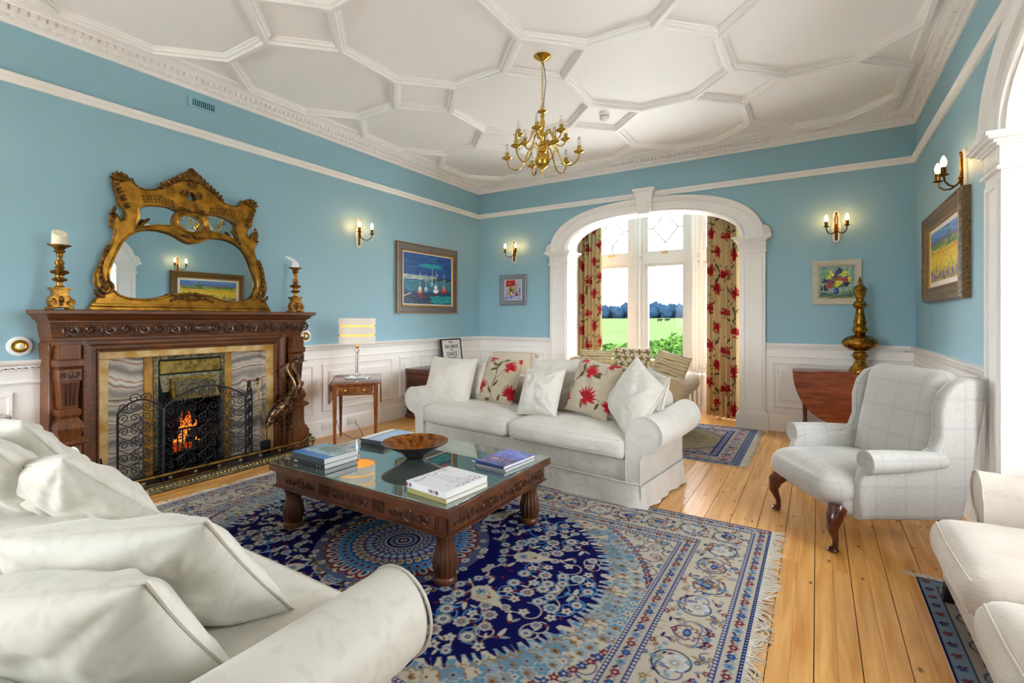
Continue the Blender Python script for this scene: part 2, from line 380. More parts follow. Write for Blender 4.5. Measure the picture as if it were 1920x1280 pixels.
# --- wainscot runs: board, rail, frieze, base, panels
def wainscot(M, x0, x1, parent, panels, name):
    mb = MB(); mb.box((x0, -.02, 0), (x1, 0, ZD-.03), M); obj('wainscot_board', mb, 'white_paint', parent)
    mb = MB(); prof = [(0, ZD-.075), (-.024, ZD-.075), (-.026, ZD-.04), (-.036, ZD-.036), (-.046, ZD-.026), (-.05, ZD-.012), (-.05, ZD-.004), (-.044, ZD), (0, ZD)]
    mb.loft([[(x, u, z) for u, z in prof] for x in (x0, x1)], M=M)
    r2 = [(0, .88), (-.03, .88), (-.034, .892), (-.028, .905), (0, .905)]; mb.loft([[(x, u, z) for u, z in r2] for x in (x0, x1)], M=M)
    obj('dado_rail', mb, 'white_paint', parent)
    mb = MB(); k = int((x1-x0)/.034)
    for i in range(k):
        x = x0+(i+.5)*(x1-x0)/k; mb.box((x-.011, -.034, ZD-.068), (x+.011, -.02, ZD-.052), M); mb.box((x-.005, -.034, ZD-.06), (x+.017, -.02, ZD-.046), M)
    obj('fret_row', mb, 'white_paint', parent, kind='stuff', smooth=False)
    mb = MB(); b = [(0, 0), (-.04, 0), (-.04, .15), (-.034, .165), (-.034, .175), (-.024, .19), (0, .19)]
    mb.loft([[(x, u, z) for u, z in b] for x in (x0, x1)], M=M)
    obj('baseboard_'+name, mb, 'white_paint', parent)
    for a, c in panels:
        mb = MB(); z0, z1 = .28, .83
        for (d0, h0), (d1, h1) in zip([(0, -.02), (.012, -.034), (.03, -.03), (.036, -.024), (.075, -.022), (.1, -.033)], [(.012, -.034), (.03, -.03), (.036, -.024), (.075, -.022), (.1, -.033), (.101, -.033)]):
            r0 = [(a+d0, h0, z0+d0), (c-d0, h0, z0+d0), (c-d0, h0, z1-d0), (a+d0, h0, z1-d0)]
            r1 = [(a+d1, h1, z0+d1), (c-d1, h1, z0+d1), (c-d1, h1, z1-d1), (a+d1, h1, z1-d1)]
            mb.loft([r0, r1], caps=False, M=M)
        mb.add([(a+.1, -.033, z0+.1), (c-.1, -.033, z0+.1), (c-.1, -.033, z1-.1), (a+.1, -.033, z1-.1)], [(0, 1, 2, 3)], M)
        obj('wainscot_panel', mb, 'white_paint', parent, angle=20)
FY0, FY1 = 1.2, 3.16   # fireplace body along the left wall
wainscot(MLF, YF, FY0+.02, wall_left, [(-2.1, -1.1), (-.95, -.05), (.1, 1.08)], 'left')
wainscot(MLF, FY1-.02, YB, wall_left, [(3.2, 3.5), (3.6, 4.7), (4.82, 5.12), (5.24, 6.2), (6.28, 6.62)], 'left')
wainscot(MBK, XL-BXC, -1.45, wall_back, [(-2.76, -2.5), (-2.42, -1.55)], 'back')
wainscot(MBK, 1.45, XR-BXC, wall_back, [(1.53, 2.62)], 'back')
wainscot(MRT, ARCY-YB, -1.45, wall_right, [(-4.15, -3.3), (-3.2, -2.4), (-2.3, -1.55)], 'right')
wainscot(MRT, 1.45, ARCY-YF, wall_right, [(1.6, 2.9), (3.05, 4.6)], 'right')
# --- arches
def arch_trim(name, M, label):
    root = bpy.data.objects.new(name, None); COL.objects.link(root); root['kind'] = 'structure'; root['label'] = label
    ho, ro = 1.45, .65; N = 48
    inner, outer = archpts(HWI, RI, N), archpts(ho, ro, N)
    prof = [(0, .0), (0, -.055), (.06, -.065), (.12, -.05), (.15, -.035), (.66, -.035), (.7, -.06), (.8, -.07), (.86, -.085), (.97, -.09), (1, -.08), (1, 0)]
    mb = MB(); mb.loft([[(inner[i][0]*(1-s)+outer[i][0]*s, y, inner[i][1]*(1-s)+outer[i][1]*s) for s, y in prof] for i in range(N+1)], caps=True, M=M)
    obj('archivolt', mb, 'white_paint', root)
    mb = MB(); mb.loft([[(a*(1-t), y, b-t*.02) for t, y in ((0, -.03), (.02, -.03), (.02, .28), (0, .28))] for a, b in inner], caps=True, M=M)
    obj('arch_soffit', mb, 'white_paint', root)
    kb = MB(); a = [(-.075, -.13, 2.76), (.075, -.13, 2.76), (.075, 0, 2.76), (-.075, 0, 2.76)]; c = [(-.12, -.13, 3.06), (.12, -.13, 3.06), (.12, 0, 3.06), (-.12, 0, 3.06)]
    kb.loft([a, c], M=M); kb.box((-.14, -.15, 3.05), (.14, 0, 3.075), M); kb.box((-.15, -.16, 3.072), (.15, 0, 3.1), M); kb.box((-.05, -.137, 2.8), (.05, -.12, 3.02), M)
    obj('keystone', kb, 'white_paint', root)
    for s in (-1, 1):
        x0, x1 = (HWI, ho+.01); mb = MB()
        def bx(a, b, y0, y1, z0, z1, r=.004): mb.box((min(s*a, s*b), y0, z0), (max(s*a, s*b), y1, z1), M)
        bx(x0-.03, x1, -.05, .29, 0.18, 2.16)
        obj('pilaster_shaft', mb, 'white_paint', root)
        mb = MB()   # raised moulding round a sunk panel on the shaft
        for (a, b, z0, z1) in ((x0+.0, x0+.03, .29, 2.07), (x1-.06, x1-.03, .29, 2.07), (x0, x1-.03, .26, .29), (x0, x1-.03, 2.07, 2.1)): bx(a, b, -.062, -.05, z0, z1)
        obj('pilaster_moulding', mb, 'white_paint', root)
        mb = MB(); bx(x0-.06, x1+.035, -.09, .3, 0, .17); bx(x0-.05, x1+.025, -.08, .295, .17, .195); bx(x0-.04, x1+.015, -.068, .292, .195, .215)
        obj('pilaster_plinth', mb, 'white_paint', root)
        mb = MB(); bx(x0-.05, x1+.02, -.07, .295, 2.15, 2.17); bx(x0-.035, x1+.005, -.056, .292, 2.17, 2.28)
        for i in range(9): 
            xx = x0-.015+i*.031; bx(xx, xx+.016, -.066, -.05, 2.185, 2.265)
        for i, (w, z0, z1) in enumerate(((.015, 2.28, 2.295), (.03, 2.295, 2.31), (.055, 2.31, 2.325), (.07, 2.325, 2.345))): bx(x0-.035-w, x1+w, -.056-w, .292+w*.3, z0, z1)
        obj('capital', mb, 'white_paint', root)
        mb = MB()   # little scallop where the arch springs
        for i in range(6):
            t = PI*(.02+.16*i); mb.ball((s*(ho+.0+.05*math.cos(t)), -.06, 2.36+.085*math.sin(t)), (.03, .03, .03), 8, 5, M)
        mb.ball((s*(ho-.02), -.05, 2.37), (.05, .035, .06), 10, 6, M)
        obj('scallop', mb, 'white_paint', root)
    return root
arch_trim('trim_3', MBK, 'white basket arch with keystone and pilasters before the meadow window')
arch_trim('trim_4', MRT, 'white basket arch with fluted capitals beside the yellow field painting')
# --- bays
mat('pane_glass', '#ffffff', .02)
def glassmat():
    m = MATS['pane_glass']; n = m.node_tree.nodes; k = m.node_tree.links; n.remove(n['Principled BSDF'])
    t = n.new('ShaderNodeBsdfTransparent'); g = n.new('ShaderNodeBsdfGlossy'); g.inputs['Roughness'].default_value = .02
    fr = n.new('ShaderNodeFresnel'); fr.inputs[0].default_value = 1.12; mx = n.new('ShaderNodeMixShader'); k.new(fr.outputs[0], mx.inputs[0]); k.new(t.outputs[0], mx.inputs[1]); k.new(g.outputs[0], mx.inputs[2])
    k.new(mx.outputs[0], n['Material Output'].inputs[0])
glassmat()
mat('brass', '#c79a3e', .25, 1., var=.3, vscale=30)
mat('sash_paint', '#cdc8c2', .45)
def bay(M, side, wname, curtain_label):
    HB, D0, D1, ZT = 1.27, .28, .93, 3.12
    for s, nm in ((-1, 'a'), (1, 'b')):
        mb = MB().box((min(s*HB, s*(HB+.12)), D0, 0), (max(s*HB, s*(HB+.12)), D1+.25, ZT), M)
        struct('wall_bay_%s_%s' % (side, nm), mb, 'white_paint')
    struct('ceiling_bay_'+side, MB().box((-HB-.12, D0, ZT), (HB+.12, D1+.3, ZT+.08), M), 'white_paint')
    struct('wall_sill_'+side, MB().box((-HB-.12, D1, -.1), (HB+.12, D1+.25, .6), M), 'white_paint')
    root = bpy.data.objects.new(wname, None); COL.objects.link(root); root['kind'] = 'structure'; root['label'] = 'tall three-light stone-mullioned bay window of white painted frames'
    LT = [(-1.17, -.56), (-.31, .30), (.55, 1.16)]; SW = Matrix(((1,0,0,0),(0,0,1,0),(0,1,0,0),(0,0,0,1)))
    holes = []
    for a, b in LT: holes += [[(a, .64), (b, .64), (b, 2.2), (a, 2.2)], [(a, 2.36), (b, 2.36), (b, 3.06), (a, 3.06)]]
    mb = MB(); me_add(mb, curve_mesh([[(-HB, .58), (HB, .58), (HB, ZT), (-HB, ZT)]]+holes, .07), M @ Matrix.Translation((0, D1+.12, 0)) @ SW)
    obj('window_frame', mb, 'sash_paint', root)
    mb = MB()
    for x in (-.435, .425):  # moulded mullion shafts with capitals
        mb.box((x-.06, D1-.03, .6), (x+.06, D1+.06, ZT), M); mb.cyl(M @ Vector((x, D1-.03, .6)), M @ Vector((x, D1-.03, ZT)), .03, n=10)
        mb.box((x-.075, D1-.05, 2.2), (x+.075, D1+.06, 2.24), M); mb.box((x-.075, D1-.05, 2.32), (x+.075, D1+.06, 2.36), M)
    obj('mullion', mb, 'sash_paint', root)
    mb = MB().box((-HB, D1-.04, .56), (HB, D1+.1, .6), M); obj('window_sill', mb, 'sash_paint', root)
    for a, b in LT:
        for z0, z1, up in ((.64, 2.2, 0), (2.36, 3.06, 1)):
            w = .042; mb = MB(); me_add(mb, curve_mesh([[(a-.005, z0-.005), (b+.005, z0-.005), (b+.005, z1+.005), (a-.005, z1+.005)], [(a+w, z0+w), (b-w, z0+w), (b-w, z1-w), (a+w, z1-w)]], .022), M @ Matrix.Translation((0, D1+.1, 0)) @ SW)
            sash = obj('sash', mb, 'sash_paint', root)
            obj('pane', MB().box((a+w-.01, D1+.098, z0+w-.01), (b-w+.01, D1+.102, z1-w+.01), M), 'pane_glass', sash, smooth=False)
            if up:
                c = (a+b)/2; zc = 2.75; hw = .19; hh = .23; mb = MB(); y = D1+.1
                for p, q in (((c-hw, zc), (c, zc+hh)), ((c, zc+hh), (c+hw, zc)), ((c+hw, zc), (c, zc-hh)), ((c, zc-hh), (c-hw, zc)), ((a, zc), (c-hw, zc)), ((c+hw, zc), (b, zc)), ((c, z0), (c, zc-hh)), ((c, zc+hh), (c, z1))):
                    mb.cyl(M @ Vector((p[0], y, p[1])), M @ Vector((q[0], y, q[1])), .012, n=6)
                obj('glazing_bar', mb, mat('lead_came', '#a8a29a', .6), sash)
                obj('window_catch', MB().box((c-.05, D1+.04, z0-.012), (c+.05, D1+.08, z0+.006), M), 'brass', sash)
bay(MBK, 'back', 'window_1', ''); bay(MRT, 'right', 'window_2', '')
for i, c in enumerate(ADDED_WX):
    bay(Matrix.Translation((c, YF, 0)) @ Matrix.Rotation(PI, 4, 'Z'), 'front_%d' % (i+1), 'window_%d' % (i+3), '')  # added window bay, unseen, lets in extra light from behind the camera
    portal((c, YF-1.25, 1.85), (PI/2, 0, 0), 2.5, 2.6)
portal((BXC, YB+1.25, 1.85), (-PI/2, 0, 0), 2.5, 2.6); portal((XR+1.25, ARCY, 1.85), (0, PI/2, 0), 2.6, 2.5)
# --- outside
def hazy(name, c1, c2, sc):
    return mat(name, c1, 1., var=.5, vscale=sc, col2=c2, spec=0.)
hazy('meadow', '#2e3822', '#29321d', .06); hazy('far_leaf_haze', '#101c28', '#0d1720', .3); hazy('near_leaf', '#2f431a', '#1a2c12', 2.5); mat('gravel', '#ebe7e0', .95, bump=.3, bscale=300, var=.25, vscale=60); mat('bark', '#5a4632', .9)  # far tree colour has distance haze painted in; gravel kept pale for bounced light
gx = np.linspace(-330, 260, 60); gy = np.concatenate([np.linspace(7.7, 60, 30), np.linspace(70, 470, 40)])
GX, GY = np.meshgrid(gx, gy); GZ = np.interp(GY, [7.7, 12, 40, 120, 400, 470], [-.9, -.9, -1.3, -.9, 1.1, 1.6])+.15*np.sin(GX*.05)*np.clip((GY-20)/100, 0, 1)
o = mobj('meadow', grid_me('meadow', np.stack([GX, GY, GZ], -1)), 'meadow'); o['kind'] = 'structure'; o['label'] = 'green meadow sloping up to the far wood'
gm = MB().box((2.3, -13, -1.0), (13, 17, -.86)).box((XL-6, 8.2, -1.0), (2.3, 17, -.86)).box((XL-6, -13, -1.0), (2.3, YF-1.4, -.86))
o = struct('bounce_terrace', gm, 'gravel', label='unseen pale gravel terrace added to bounce light indoors')  # added out of view to reflect neutral light up to the ceiling
gm = MB().box((13, -120, -1.3), (120, 7.7, -1.2)).box((-120, -120, -1.3), (13, -13, -1.2)); o = struct('lawn', gm, 'meadow', label='lawn beyond the added gravel terrace')
def crown(seed, n=2, lump=.35):
    bm = bmesh.new(); bmesh.ops.create_icosphere(bm, subdivisions=n+1, radius=1)
    for v in bm.verts:
        q = mnoise.noise(v.co*1.7+Vector((seed, 0, 0)))+.6*mnoise.noise(v.co*4+Vector((seed, 3, 0))); v.co *= 1+lump*q
    me = bpy.data.meshes.new('crown'); bm.to_mesh(me); bm.free(); me.shade_smooth(); return me
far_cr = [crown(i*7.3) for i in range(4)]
for me in far_cr: me.materials.append(MATS['far_leaf_haze'])
random.seed(9)
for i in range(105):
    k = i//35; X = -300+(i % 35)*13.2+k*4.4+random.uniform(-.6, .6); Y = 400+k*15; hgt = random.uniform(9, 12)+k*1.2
    t = thing('woodland_tree', 'dark tree painted haze-blue in the wood along the far edge of the meadow', 'tree', (X, Y, 1.0), 0, 'trees of the far wood')
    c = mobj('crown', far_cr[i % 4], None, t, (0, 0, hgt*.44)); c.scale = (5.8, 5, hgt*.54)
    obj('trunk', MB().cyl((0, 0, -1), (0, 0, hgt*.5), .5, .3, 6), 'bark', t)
def bush(x, y, Yd, s, label, seed):
    p = atY(x, y, Yd); zg = float(np.interp(Yd, [7.7, 12, 40, 120], [-.9, -.9, -1.3, -.9]))
    t = thing('garden_shrub', label, 'shrub', (p.x, p.y, zg)); h_ = max(.6, p.z-zg)
    mb = MB(); random.seed(seed)
    for i in range(900):   # leaf clusters over a rounded crown
        th, ph = random.uniform(0, 2*PI), math.acos(random.uniform(-.7, 1)); rr = random.uniform(.65, 1)*(1+.2*mnoise.noise(Vector((math.cos(th)*2, math.sin(th)*2, ph*2+seed))))
        c = Vector((math.cos(th)*math.sin(ph)*s*rr, math.sin(th)*math.sin(ph)*s*.8*rr, h_*.55+math.cos(ph)*h_*.45*rr)); u = Vector((random.gauss(0, 1), random.gauss(0, 1), random.gauss(0, 1))).normalized(); w = u.orthogonal().normalized(); q = s*.09
        mb.add([c-u*q, c+w*q*.6, c+u*q, c-w*q*.6], [(0, 1, 2, 3)])
    obj('foliage', mb, 'near_leaf', t, smooth=False, fixn=False); obj('stem', MB().cyl((0, 0, -.2), (0, 0, h_*.6), s*.08, s*.03, 7), 'bark', t)
bush(1222, 640, 30, 2.0, 'low bright green shrub outside the middle window light', 1); bush(1274, 626, 20, 1.1, 'rounded darker green shrub beside the right-hand mullion outside', 2)
bush(1340, 616, 24, 1.2, 'tall leafy green shrub outside near the curtain edge', 3); bush(1150, 645, 24, 1.4, 'pale green shrub outside the left window light', 5)
mat('cow_hide', '#14130f', 1., spec=0.)
def cow(x, y, Yd):
    p = atY(x, y, Yd); mb = MB()
    mb.loft([[(xx, ry*math.cos(t), zc+rz*math.sin(t)) for t in [2*PI*i/8 for i in range(8)]] for xx, ry, rz, zc in ((-1.0, .1, .12, 1.05), (-.9, .3, .34, 1.0), (-.2, .36, .4, .95), (.5, .34, .38, .98), (.85, .2, .25, 1.1), (1.15, .13, .16, 1.15), (1.5, .09, .1, 1.0))])
    for lx in (-.75, .5):
        for ly in (-.2, .2): mb.cyl((lx, ly, .8), (lx, ly, 0), .1, .05, 6)
    o = obj('cow', mb, 'cow_hide', None, (p.x, p.y, float(np.interp(p.y, [120, 400], [-.9, 1.1])))); tag(o, 'dark cow grazing far out on the meadow', 'cow', 'cows on the meadow')
cow(1237, 604, 200); cow(1251, 603.5, 210); cow(1327, 602, 190)
# ================================================================== FIREPLACE WALL
def wood(name, c1, c2, rough=.35, coat=.3, st=(3, 3, 26), sc=3.):
    return mat(name, c1, rough, var=.5, vscale=sc, col2=c2, stretch=st, coat=coat, bump=.06, bscale=30, bdist=.003)
wood('mahogany', '#74411a', '#4a270d', .45, .08, st=(2, 20, 20)); wood('mahogany_v', '#784319', '#4a270d', .45, .08, st=(20, 20, 2)); mat('carved_wood', '#4e2810', .38, var=.4, vscale=24, coat=.2)
mat('sienna_marble', '#dcc28a', .22, var=.6, vscale=9, col2='#b98a3c', detail=8.); mat('sienna_strip', '#c8973f', .25, var=.4, vscale=12, col2='#a06f28')
mat('black_iron', '#17181b', .5, .6, bump=.1, bscale=90); mat('iron_wire', '#34353a', .42, .8); mat('slate', '#22242a', .45, var=.3, vscale=14)
mat('antique_brass', '#a58c4a', .35, 1., var=.35, vscale=26, col2='#6a5a30'); mat('dull_brass', '#8a8264', .4, .9, var=.4, vscale=40, col2='#4a4638', bump=.5, bscale=70, bdist=.006)
mat('bronze', '#86694e', .28, 1., var=.5, vscale=40, col2='#2b1e14', bump=.25, bscale=110)
def onyx():
    m = bpy.data.materials.new('onyx'); m.use_nodes = True; MATS['onyx'] = m; n = m.node_tree.nodes; k = m.node_tree.links; b = n['Principled BSDF']; b.inputs['Roughness'].default_value = .12
    t = n.new('ShaderNodeTexCoord'); w = n.new('ShaderNodeTexWave'); w.bands_direction = 'Z'; w.inputs['Scale'].default_value = 1.0; w.inputs['Distortion'].default_value = 4.0; w.inputs['Detail'].default_value = 4; w.inputs['Detail Scale'].default_value = 1.9
    k.new(t.outputs['Object'], w.inputs[0]); r = n.new('ShaderNodeValToRGB'); e = r.color_ramp.elements
    cs = [(0, '#8d8580'), (.1, '#c2b8aa'), (.3, '#d9d2c6'), (.4, '#a2785a'), (.46, '#d6c7b4'), (.58, '#e0dad0'), (.68, '#b3aca2'), (.78, '#8a6248'), (.84, '#d2c6b6'), (1, '#9a938c')]
    while len(e) < len(cs): e.new(.5)
    for i, (p, c) in enumerate(cs): e[i].position = p; e[i].color = (*L(c), 1)
    k.new(w.outputs[0], r.inputs[0]); k.new(r.outputs[0], b.inputs['Base Color'])
onyx()
FPM = Matrix.Translation((XL, FPC, 0)) @ Matrix.Rotation(PI/2, 4, 'Z')    # local x = +Y, -y = into the room
fp = thing('fireplace', 'large carved dark mahogany fireplace surround with marble slips and onyx panels', 'fireplace', (XL, FPC, 0), PI/2)
def part(name, mb, m, parent=None, **k): return obj(name, mb, m, parent or fp, **k)
# side jambs and lintel
for s in (-1, 1):
    part('jamb', MB().rbox((min(s*.70, s*.985), -.2, 0), (max(s*.70, s*.985), 0, 1.16), .004, 1), 'mahogany_v')
    prof = [(.11, .37, 0), (.11, .37, .215), (.10, .36, .225), (.095, .345, .25), (.085, .33, .26), (.08, .32, .30), (.08, .32, .44), (.10, .34, .45), (.118, .358, .465), (.118, .358, .48), (.095, .335, .495), (.075, .315, .505), (.078, .318, .52), (.092, .335, .55), (.095, .338, .57), (.085, .325, .60), (.07, .31, .625), (.062, .30, .64),
            (.075, .315, .66), (.078, .318, .69), (.07, .31, .70), (.052, .295, .705), (.056, .3, .72), (.068, .312, .90), (.078, .322, .905), (.078, .322, .985), (.07, .31, .99), (.09, .33, 1.01), (.09, .33, 1.05), (.075, .315, 1.06), (.075, .315, 1.16)]
    cx = s*.9; mb = MB(); mb.loft([[(cx-w*.8, -u, z), (cx+w*.8, -u, z), (cx+w*.8, -.15, z), (cx-w*.8, -.15, z)] for w, u, z in prof])
    pil = part('pilaster', mb, 'mahogany_v', angle=25)
    mb = MB()
    for i in range(4):
        x = cx+(i-1.5)*.025; mb.tube([(x*1.0+(cx-x)*.15, -.301, .73), (x, -.312, .89)], .0095, 6)
    obj('flute', mb, 'carved_wood', pil)
    mb = MB()
    for q in (-1, 1):
        mb.tube([(cx+q*(.012+px), -.324, .945+pz) for px, pz in spiral(.022, 0, .026, .005, PI, 1.3, 12)], .006, 5)
    mb.ball((cx, -.324, .95), (.012, .008, .028), 8, 6); obj('carved_leaf', mb, 'carved_wood', pil)
part('lintel', MB().rbox((-.99, -.215, 1.09), (.99, 0, 1.17), .004, 1), 'mahogany')
def ushape(mb, prof, z_top, x_in, z0=0.):  # prof: (offset outwards, u)
    rings = []
    for x, z, sx, sz in ((-x_in, z0, -1, 0), (-x_in, z_top, -1, 1), (x_in, z_top, 1, 1), (x_in, z0, 1, 0)):
        rings.append([(x+sx*o, -u, z+sz*o) for o, u in prof])
    mb.loft(rings)
mb = MB(); ushape(mb, [(0, .19), (0, .225), (.012, .232), (.02, .222), (.045, .222), (.05, .236), (.075, .245), (.085, .25), (.1, .25), (.108, .24), (.115, .2), (.115, .19)], 1.1, .705); part('opening_moulding', mb, 'mahogany', angle=25)
prof = [(.2, 1.14), (.235, 1.14), (.245, 1.155), (.245, 1.185), (.255, 1.19), (.255, 1.205), (.262, 1.21), (.285, 1.315), (.295, 1.32), (.295, 1.33), (.31, 1.335), (.335, 1.35), (.35, 1.368), (.36, 1.37), (.375, 1.376), (.39, 1.382), (.39, 1.402), (.384, 1.41)]
mb = MB(); mb.loft([[(-(.975+(u-.24)*.53), 0, z), (-(.975+(u-.24)*.53), -u, z), (.975+(u-.24)*.53, -u, z), (.975+(u-.24)*.53, 0, z)] for u, z in prof]); shelf = part('mantel_shelf', mb, 'mahogany', angle=25)
mb = MB(); nrm = (0, -1, .2)
for i in range(18):   # running scrolls along the frieze
    x = -.94+i*.1106
    if abs(x+.056-.0) < .1: continue
    f = 1 if i % 2 else -1; c = (x+.056, 1.262)
    pts = [(c[0]+px, -.278-(pz+.0)*.2, c[1]+f*pz) for px, pz in spiral(0, 0, .048, .008, PI*(.9), 1.6, 18)]
    mb.tube(pts, [.004+.007*math.sin(PI*j/18) for j in range(19)], 5)
    for a in (.3, 1.2, 2.1, 4.0):
        q = (c[0]+.04*math.cos(a), c[1]+f*.04*math.sin(a)); mb.ball((q[0], -.276-(q[1]-1.262)*.2, q[1]), (.016, .008, .01), 6, 4)
    mb.ball((c[0], -.28, c[1]), (.012, .01, .012), 6, 4)
for s in (-1, 1):
    mb.tube([(s*(.09+px), -.278, 1.262+pz) for px, pz in spiral(0, 0, .045, .01, 0 if s < 0 else PI, 1.2, 14)], .008, 5)
mb.ball((0, -.272, 1.262), (.085, .02, .04), 14, 8); obj('frieze_carving', mb, 'carved_wood', shelf)
# marble and tiles
for s in (-1, 1):
    part('marble_slip', MB().rbox((min(s*.64, s*.706), -.2, .03), (max(s*.64, s*.706), -.03, 1.036), .003, 1), 'sienna_marble')
    part('onyx_panel', MB().box((min(s*.355, s*.645), -.06, .03), (max(s*.355, s*.645), -.0, 1.04)), 'onyx')
    part('onyx_return', MB().box((min(s*.634, s*.642), -.17, .03), (max(s*.634, s*.642), -.05, 1.04)), 'onyx')
    part('marble_strip', MB().rbox((min(s*.29, s*.357), -.075, .03), (max(s*.29, s*.357), 0, 1.037), .003, 1), 'sienna_strip')
part('marble_lintel', MB().rbox((-.706, -.2, 1.036), (.706, -.03, 1.101), .003, 1), 'sienna_marble')
# cast insert with hood
SWZ = Matrix(((1,0,0,0),(0,0,1,0),(0,1,0,0),(0,0,0,1)))
mb = MB(); op = [(-.225, .04), (.225, .04), (.225, .62)]+[(.225*math.cos(PI*i/10), .62+.09*math.sin(PI*i/10)) for i in range(1, 10)]+[(-.225, .62)]
me_add(mb, curve_mesh([[(-.292, .03), (.292, .03), (.292, 1.036), (-.292, 1.036)], op], .02), Matrix.Translation((0, -.06, 0)) @ SWZ)
ins = part('cast_insert', mb, 'black_iron')
mb = MB()
for z0 in [.1+.034*i for i in range(27)]:
    for s in (-1, 1): mb.ball((s*.274, -.083, z0), (.011, .008, .013), 6, 4)
for i in range(17): mb.ball((-.272+.034*i, -.083, 1.015), (.013, .008, .011), 6, 4)
for s in (-1, 1): mb.box((s*.274-.017, -.083, .06), (s*.274+.017, -.07, .996))
mb.box((-.29, -.083, .997), (.29, -.07, 1.034)); obj('beaded_border', mb, 'dull_brass', ins)
obj('brass_panel', MB().rbox((-.25, -.092, .87), (.25, -.07, .985), .006, 1), 'antique_brass', ins)
mb = MB(); mb.loft([[(-.25, -.09, .86), (.25, -.09, .86), (.25, -.07, .86), (-.25, -.07, .86)], [(-.235, -.1, .72), (.235, -.1, .72), (.235, -.07, .72), (-.235, -.07, .72)]]); obj('relief_frame', mb, 'dull_brass', ins)
mb = MB(); mb.loft([[(-.17, -.10, .835), (.17, -.10, .835), (.17, -.06, .835), (-.17, -.06, .835)], [(-.195, -.19, .655), (.195, -.19, .655), (.195, -.06, .655), (-.195, -.06, .655)]]); hood = obj('hood', mb, 'antique_brass', ins)
mb = MB(); mb.loft([[(-.145, -.118, .81), (.145, -.118, .81), (.145, -.08, .81), (-.145, -.08, .81)], [(-.165, -.187, .685), (.165, -.187, .685), (.165, -.08, .685), (-.165, -.08, .685)]])
random.seed(2)
for i in range(40): x = random.uniform(-.14, .14); z = random.uniform(.7, .8); mb.ball((x, -.118-(.81-z)*.55-.004, z), (.014, .008, .01), 6, 4)
for i in range(14): mb.ball((-.185+i*.0285, -.19, .652), .012, 6, 4)
obj('hood_relief', mb, 'dull_brass', hood)
mb = MB().box((-.26, .0, .02), (-.225, .32, .78)).box((.225, 0, .02), (.26, .32, .78)).box((-.26, .28, .02), (.26, .34, .78)).box((-.26, 0, .74), (.26, .34, .8)).box((-.26, -.05, -.02), (.26, .34, .035)); part('firebox', mb, 'black_iron', smooth=False)
part('hearth_slab', MB().rbox((-.93, -.47, 0), (.93, 0, .03), .004, 1), 'slate')
mb = MB()
for i in range(11): mb.cyl((-.19+i*.038, -.17-.02*math.cos((i-5)*.3), .19), (-.19+i*.038, -.17-.02*math.cos((i-5)*.3), .405), .006, n=6)
for z in (.195, .4): mb.tube([(-.2+i*.04, -.17-.02*math.cos((i-5)*.3), z) for i in range(11)], .009, 6)
for s in (-1, 1): mb.box((s*.2-.008, -.17, .18), (s*.2+.008, .2, .41)); mb.cyl((s*.17, -.12, .19), (s*.19, -.14, .03), .012, n=6)
for i in range(9): mb.box((-.18+i*.04, -.16, .19), (-.165+i*.04, .2, .2))
part('fire_basket', mb, 'black_iron')
# the fire itself
def flame_mat():
    m = bpy.data.materials.new('flame'); m.use_nodes = True; MATS['flame'] = m; n = m.node_tree.nodes; k = m.node_tree.links; n.remove(n['Principled BSDF'])
    t = n.new('ShaderNodeTexCoord'); s = n.new('ShaderNodeSeparateXYZ'); k.new(t.outputs['Object'], s.inputs[0])
    z = n.new('ShaderNodeTexNoise'); z.inputs['Scale'].default_value = 16; z.inputs['Detail'].default_value = 3; k.new(t.outputs['Object'], z.inputs['Vector'])
    a = n.new('ShaderNodeMath'); a.operation = 'MULTIPLY_ADD'; a.inputs[1].default_value = .26; k.new(z.outputs[0], a.inputs[0]); k.new(s.outputs['Z'], a.inputs[2])
    mr = n.new('ShaderNodeMapRange'); mr.inputs['From Min'].default_value = .12; mr.inputs['From Max'].default_value = .44; k.new(a.outputs[0], mr.inputs[0])
    r = n.new('ShaderNodeValToRGB'); e = r.color_ramp.elements; e[0].color = (1, .5, .1, 1); e[1].color = (.7, .07, .004, 1); q = e.new(.4); q.color = (1, .24, .02, 1); k.new(mr.outputs[0], r.inputs[0])
    em = n.new('ShaderNodeEmission'); em.inputs[1].default_value = .55; k.new(r.outputs[0], em.inputs[0]); tr = n.new('ShaderNodeBsdfTransparent'); mx = n.new('ShaderNodeMixShader')
    al = n.new('ShaderNodeMapRange'); al.inputs['From Min'].default_value = .12; al.inputs['From Max'].default_value = .5; al.inputs['To Min'].default_value = .8; al.inputs['To Max'].default_value = .2; k.new(a.outputs[0], al.inputs[0])
    k.new(al.outputs[0], mx.inputs[0]); k.new(tr.outputs[0], mx.inputs[1]); k.new(em.outputs[0], mx.inputs[2]); k.new(mx.outputs[0], n['Material Output'].inputs[0])
flame_mat(); mat('coal', '#1b1512', .9, bump=.6, bscale=60); mat('ember', '#3a1206', .9, emis='#ff5a12', estr=.12)
fire = thing('log_fire', 'burning fire with orange flames in the black basket grate', 'fire', FPM @ Vector((0, -.03, .205)), PI/2)
random.seed(7)
for i in range(16):
    bm = bmesh.new(); bmesh.ops.create_icosphere(bm, subdivisions=2, radius=random.uniform(.035, .055))
    for v in bm.verts: v.co *= 1+.35*mnoise.noise(v.co*22+Vector((i*3., 0, 0)))
    mb = MB(); mb.bm(bm, Matrix.Translation((random.uniform(-.15, .15), random.uniform(-.09, .12), .03+.05*(i % 3)))); obj('coal', mb, 'ember' if i % 3 == 0 else 'coal', fire)
random.seed(21)
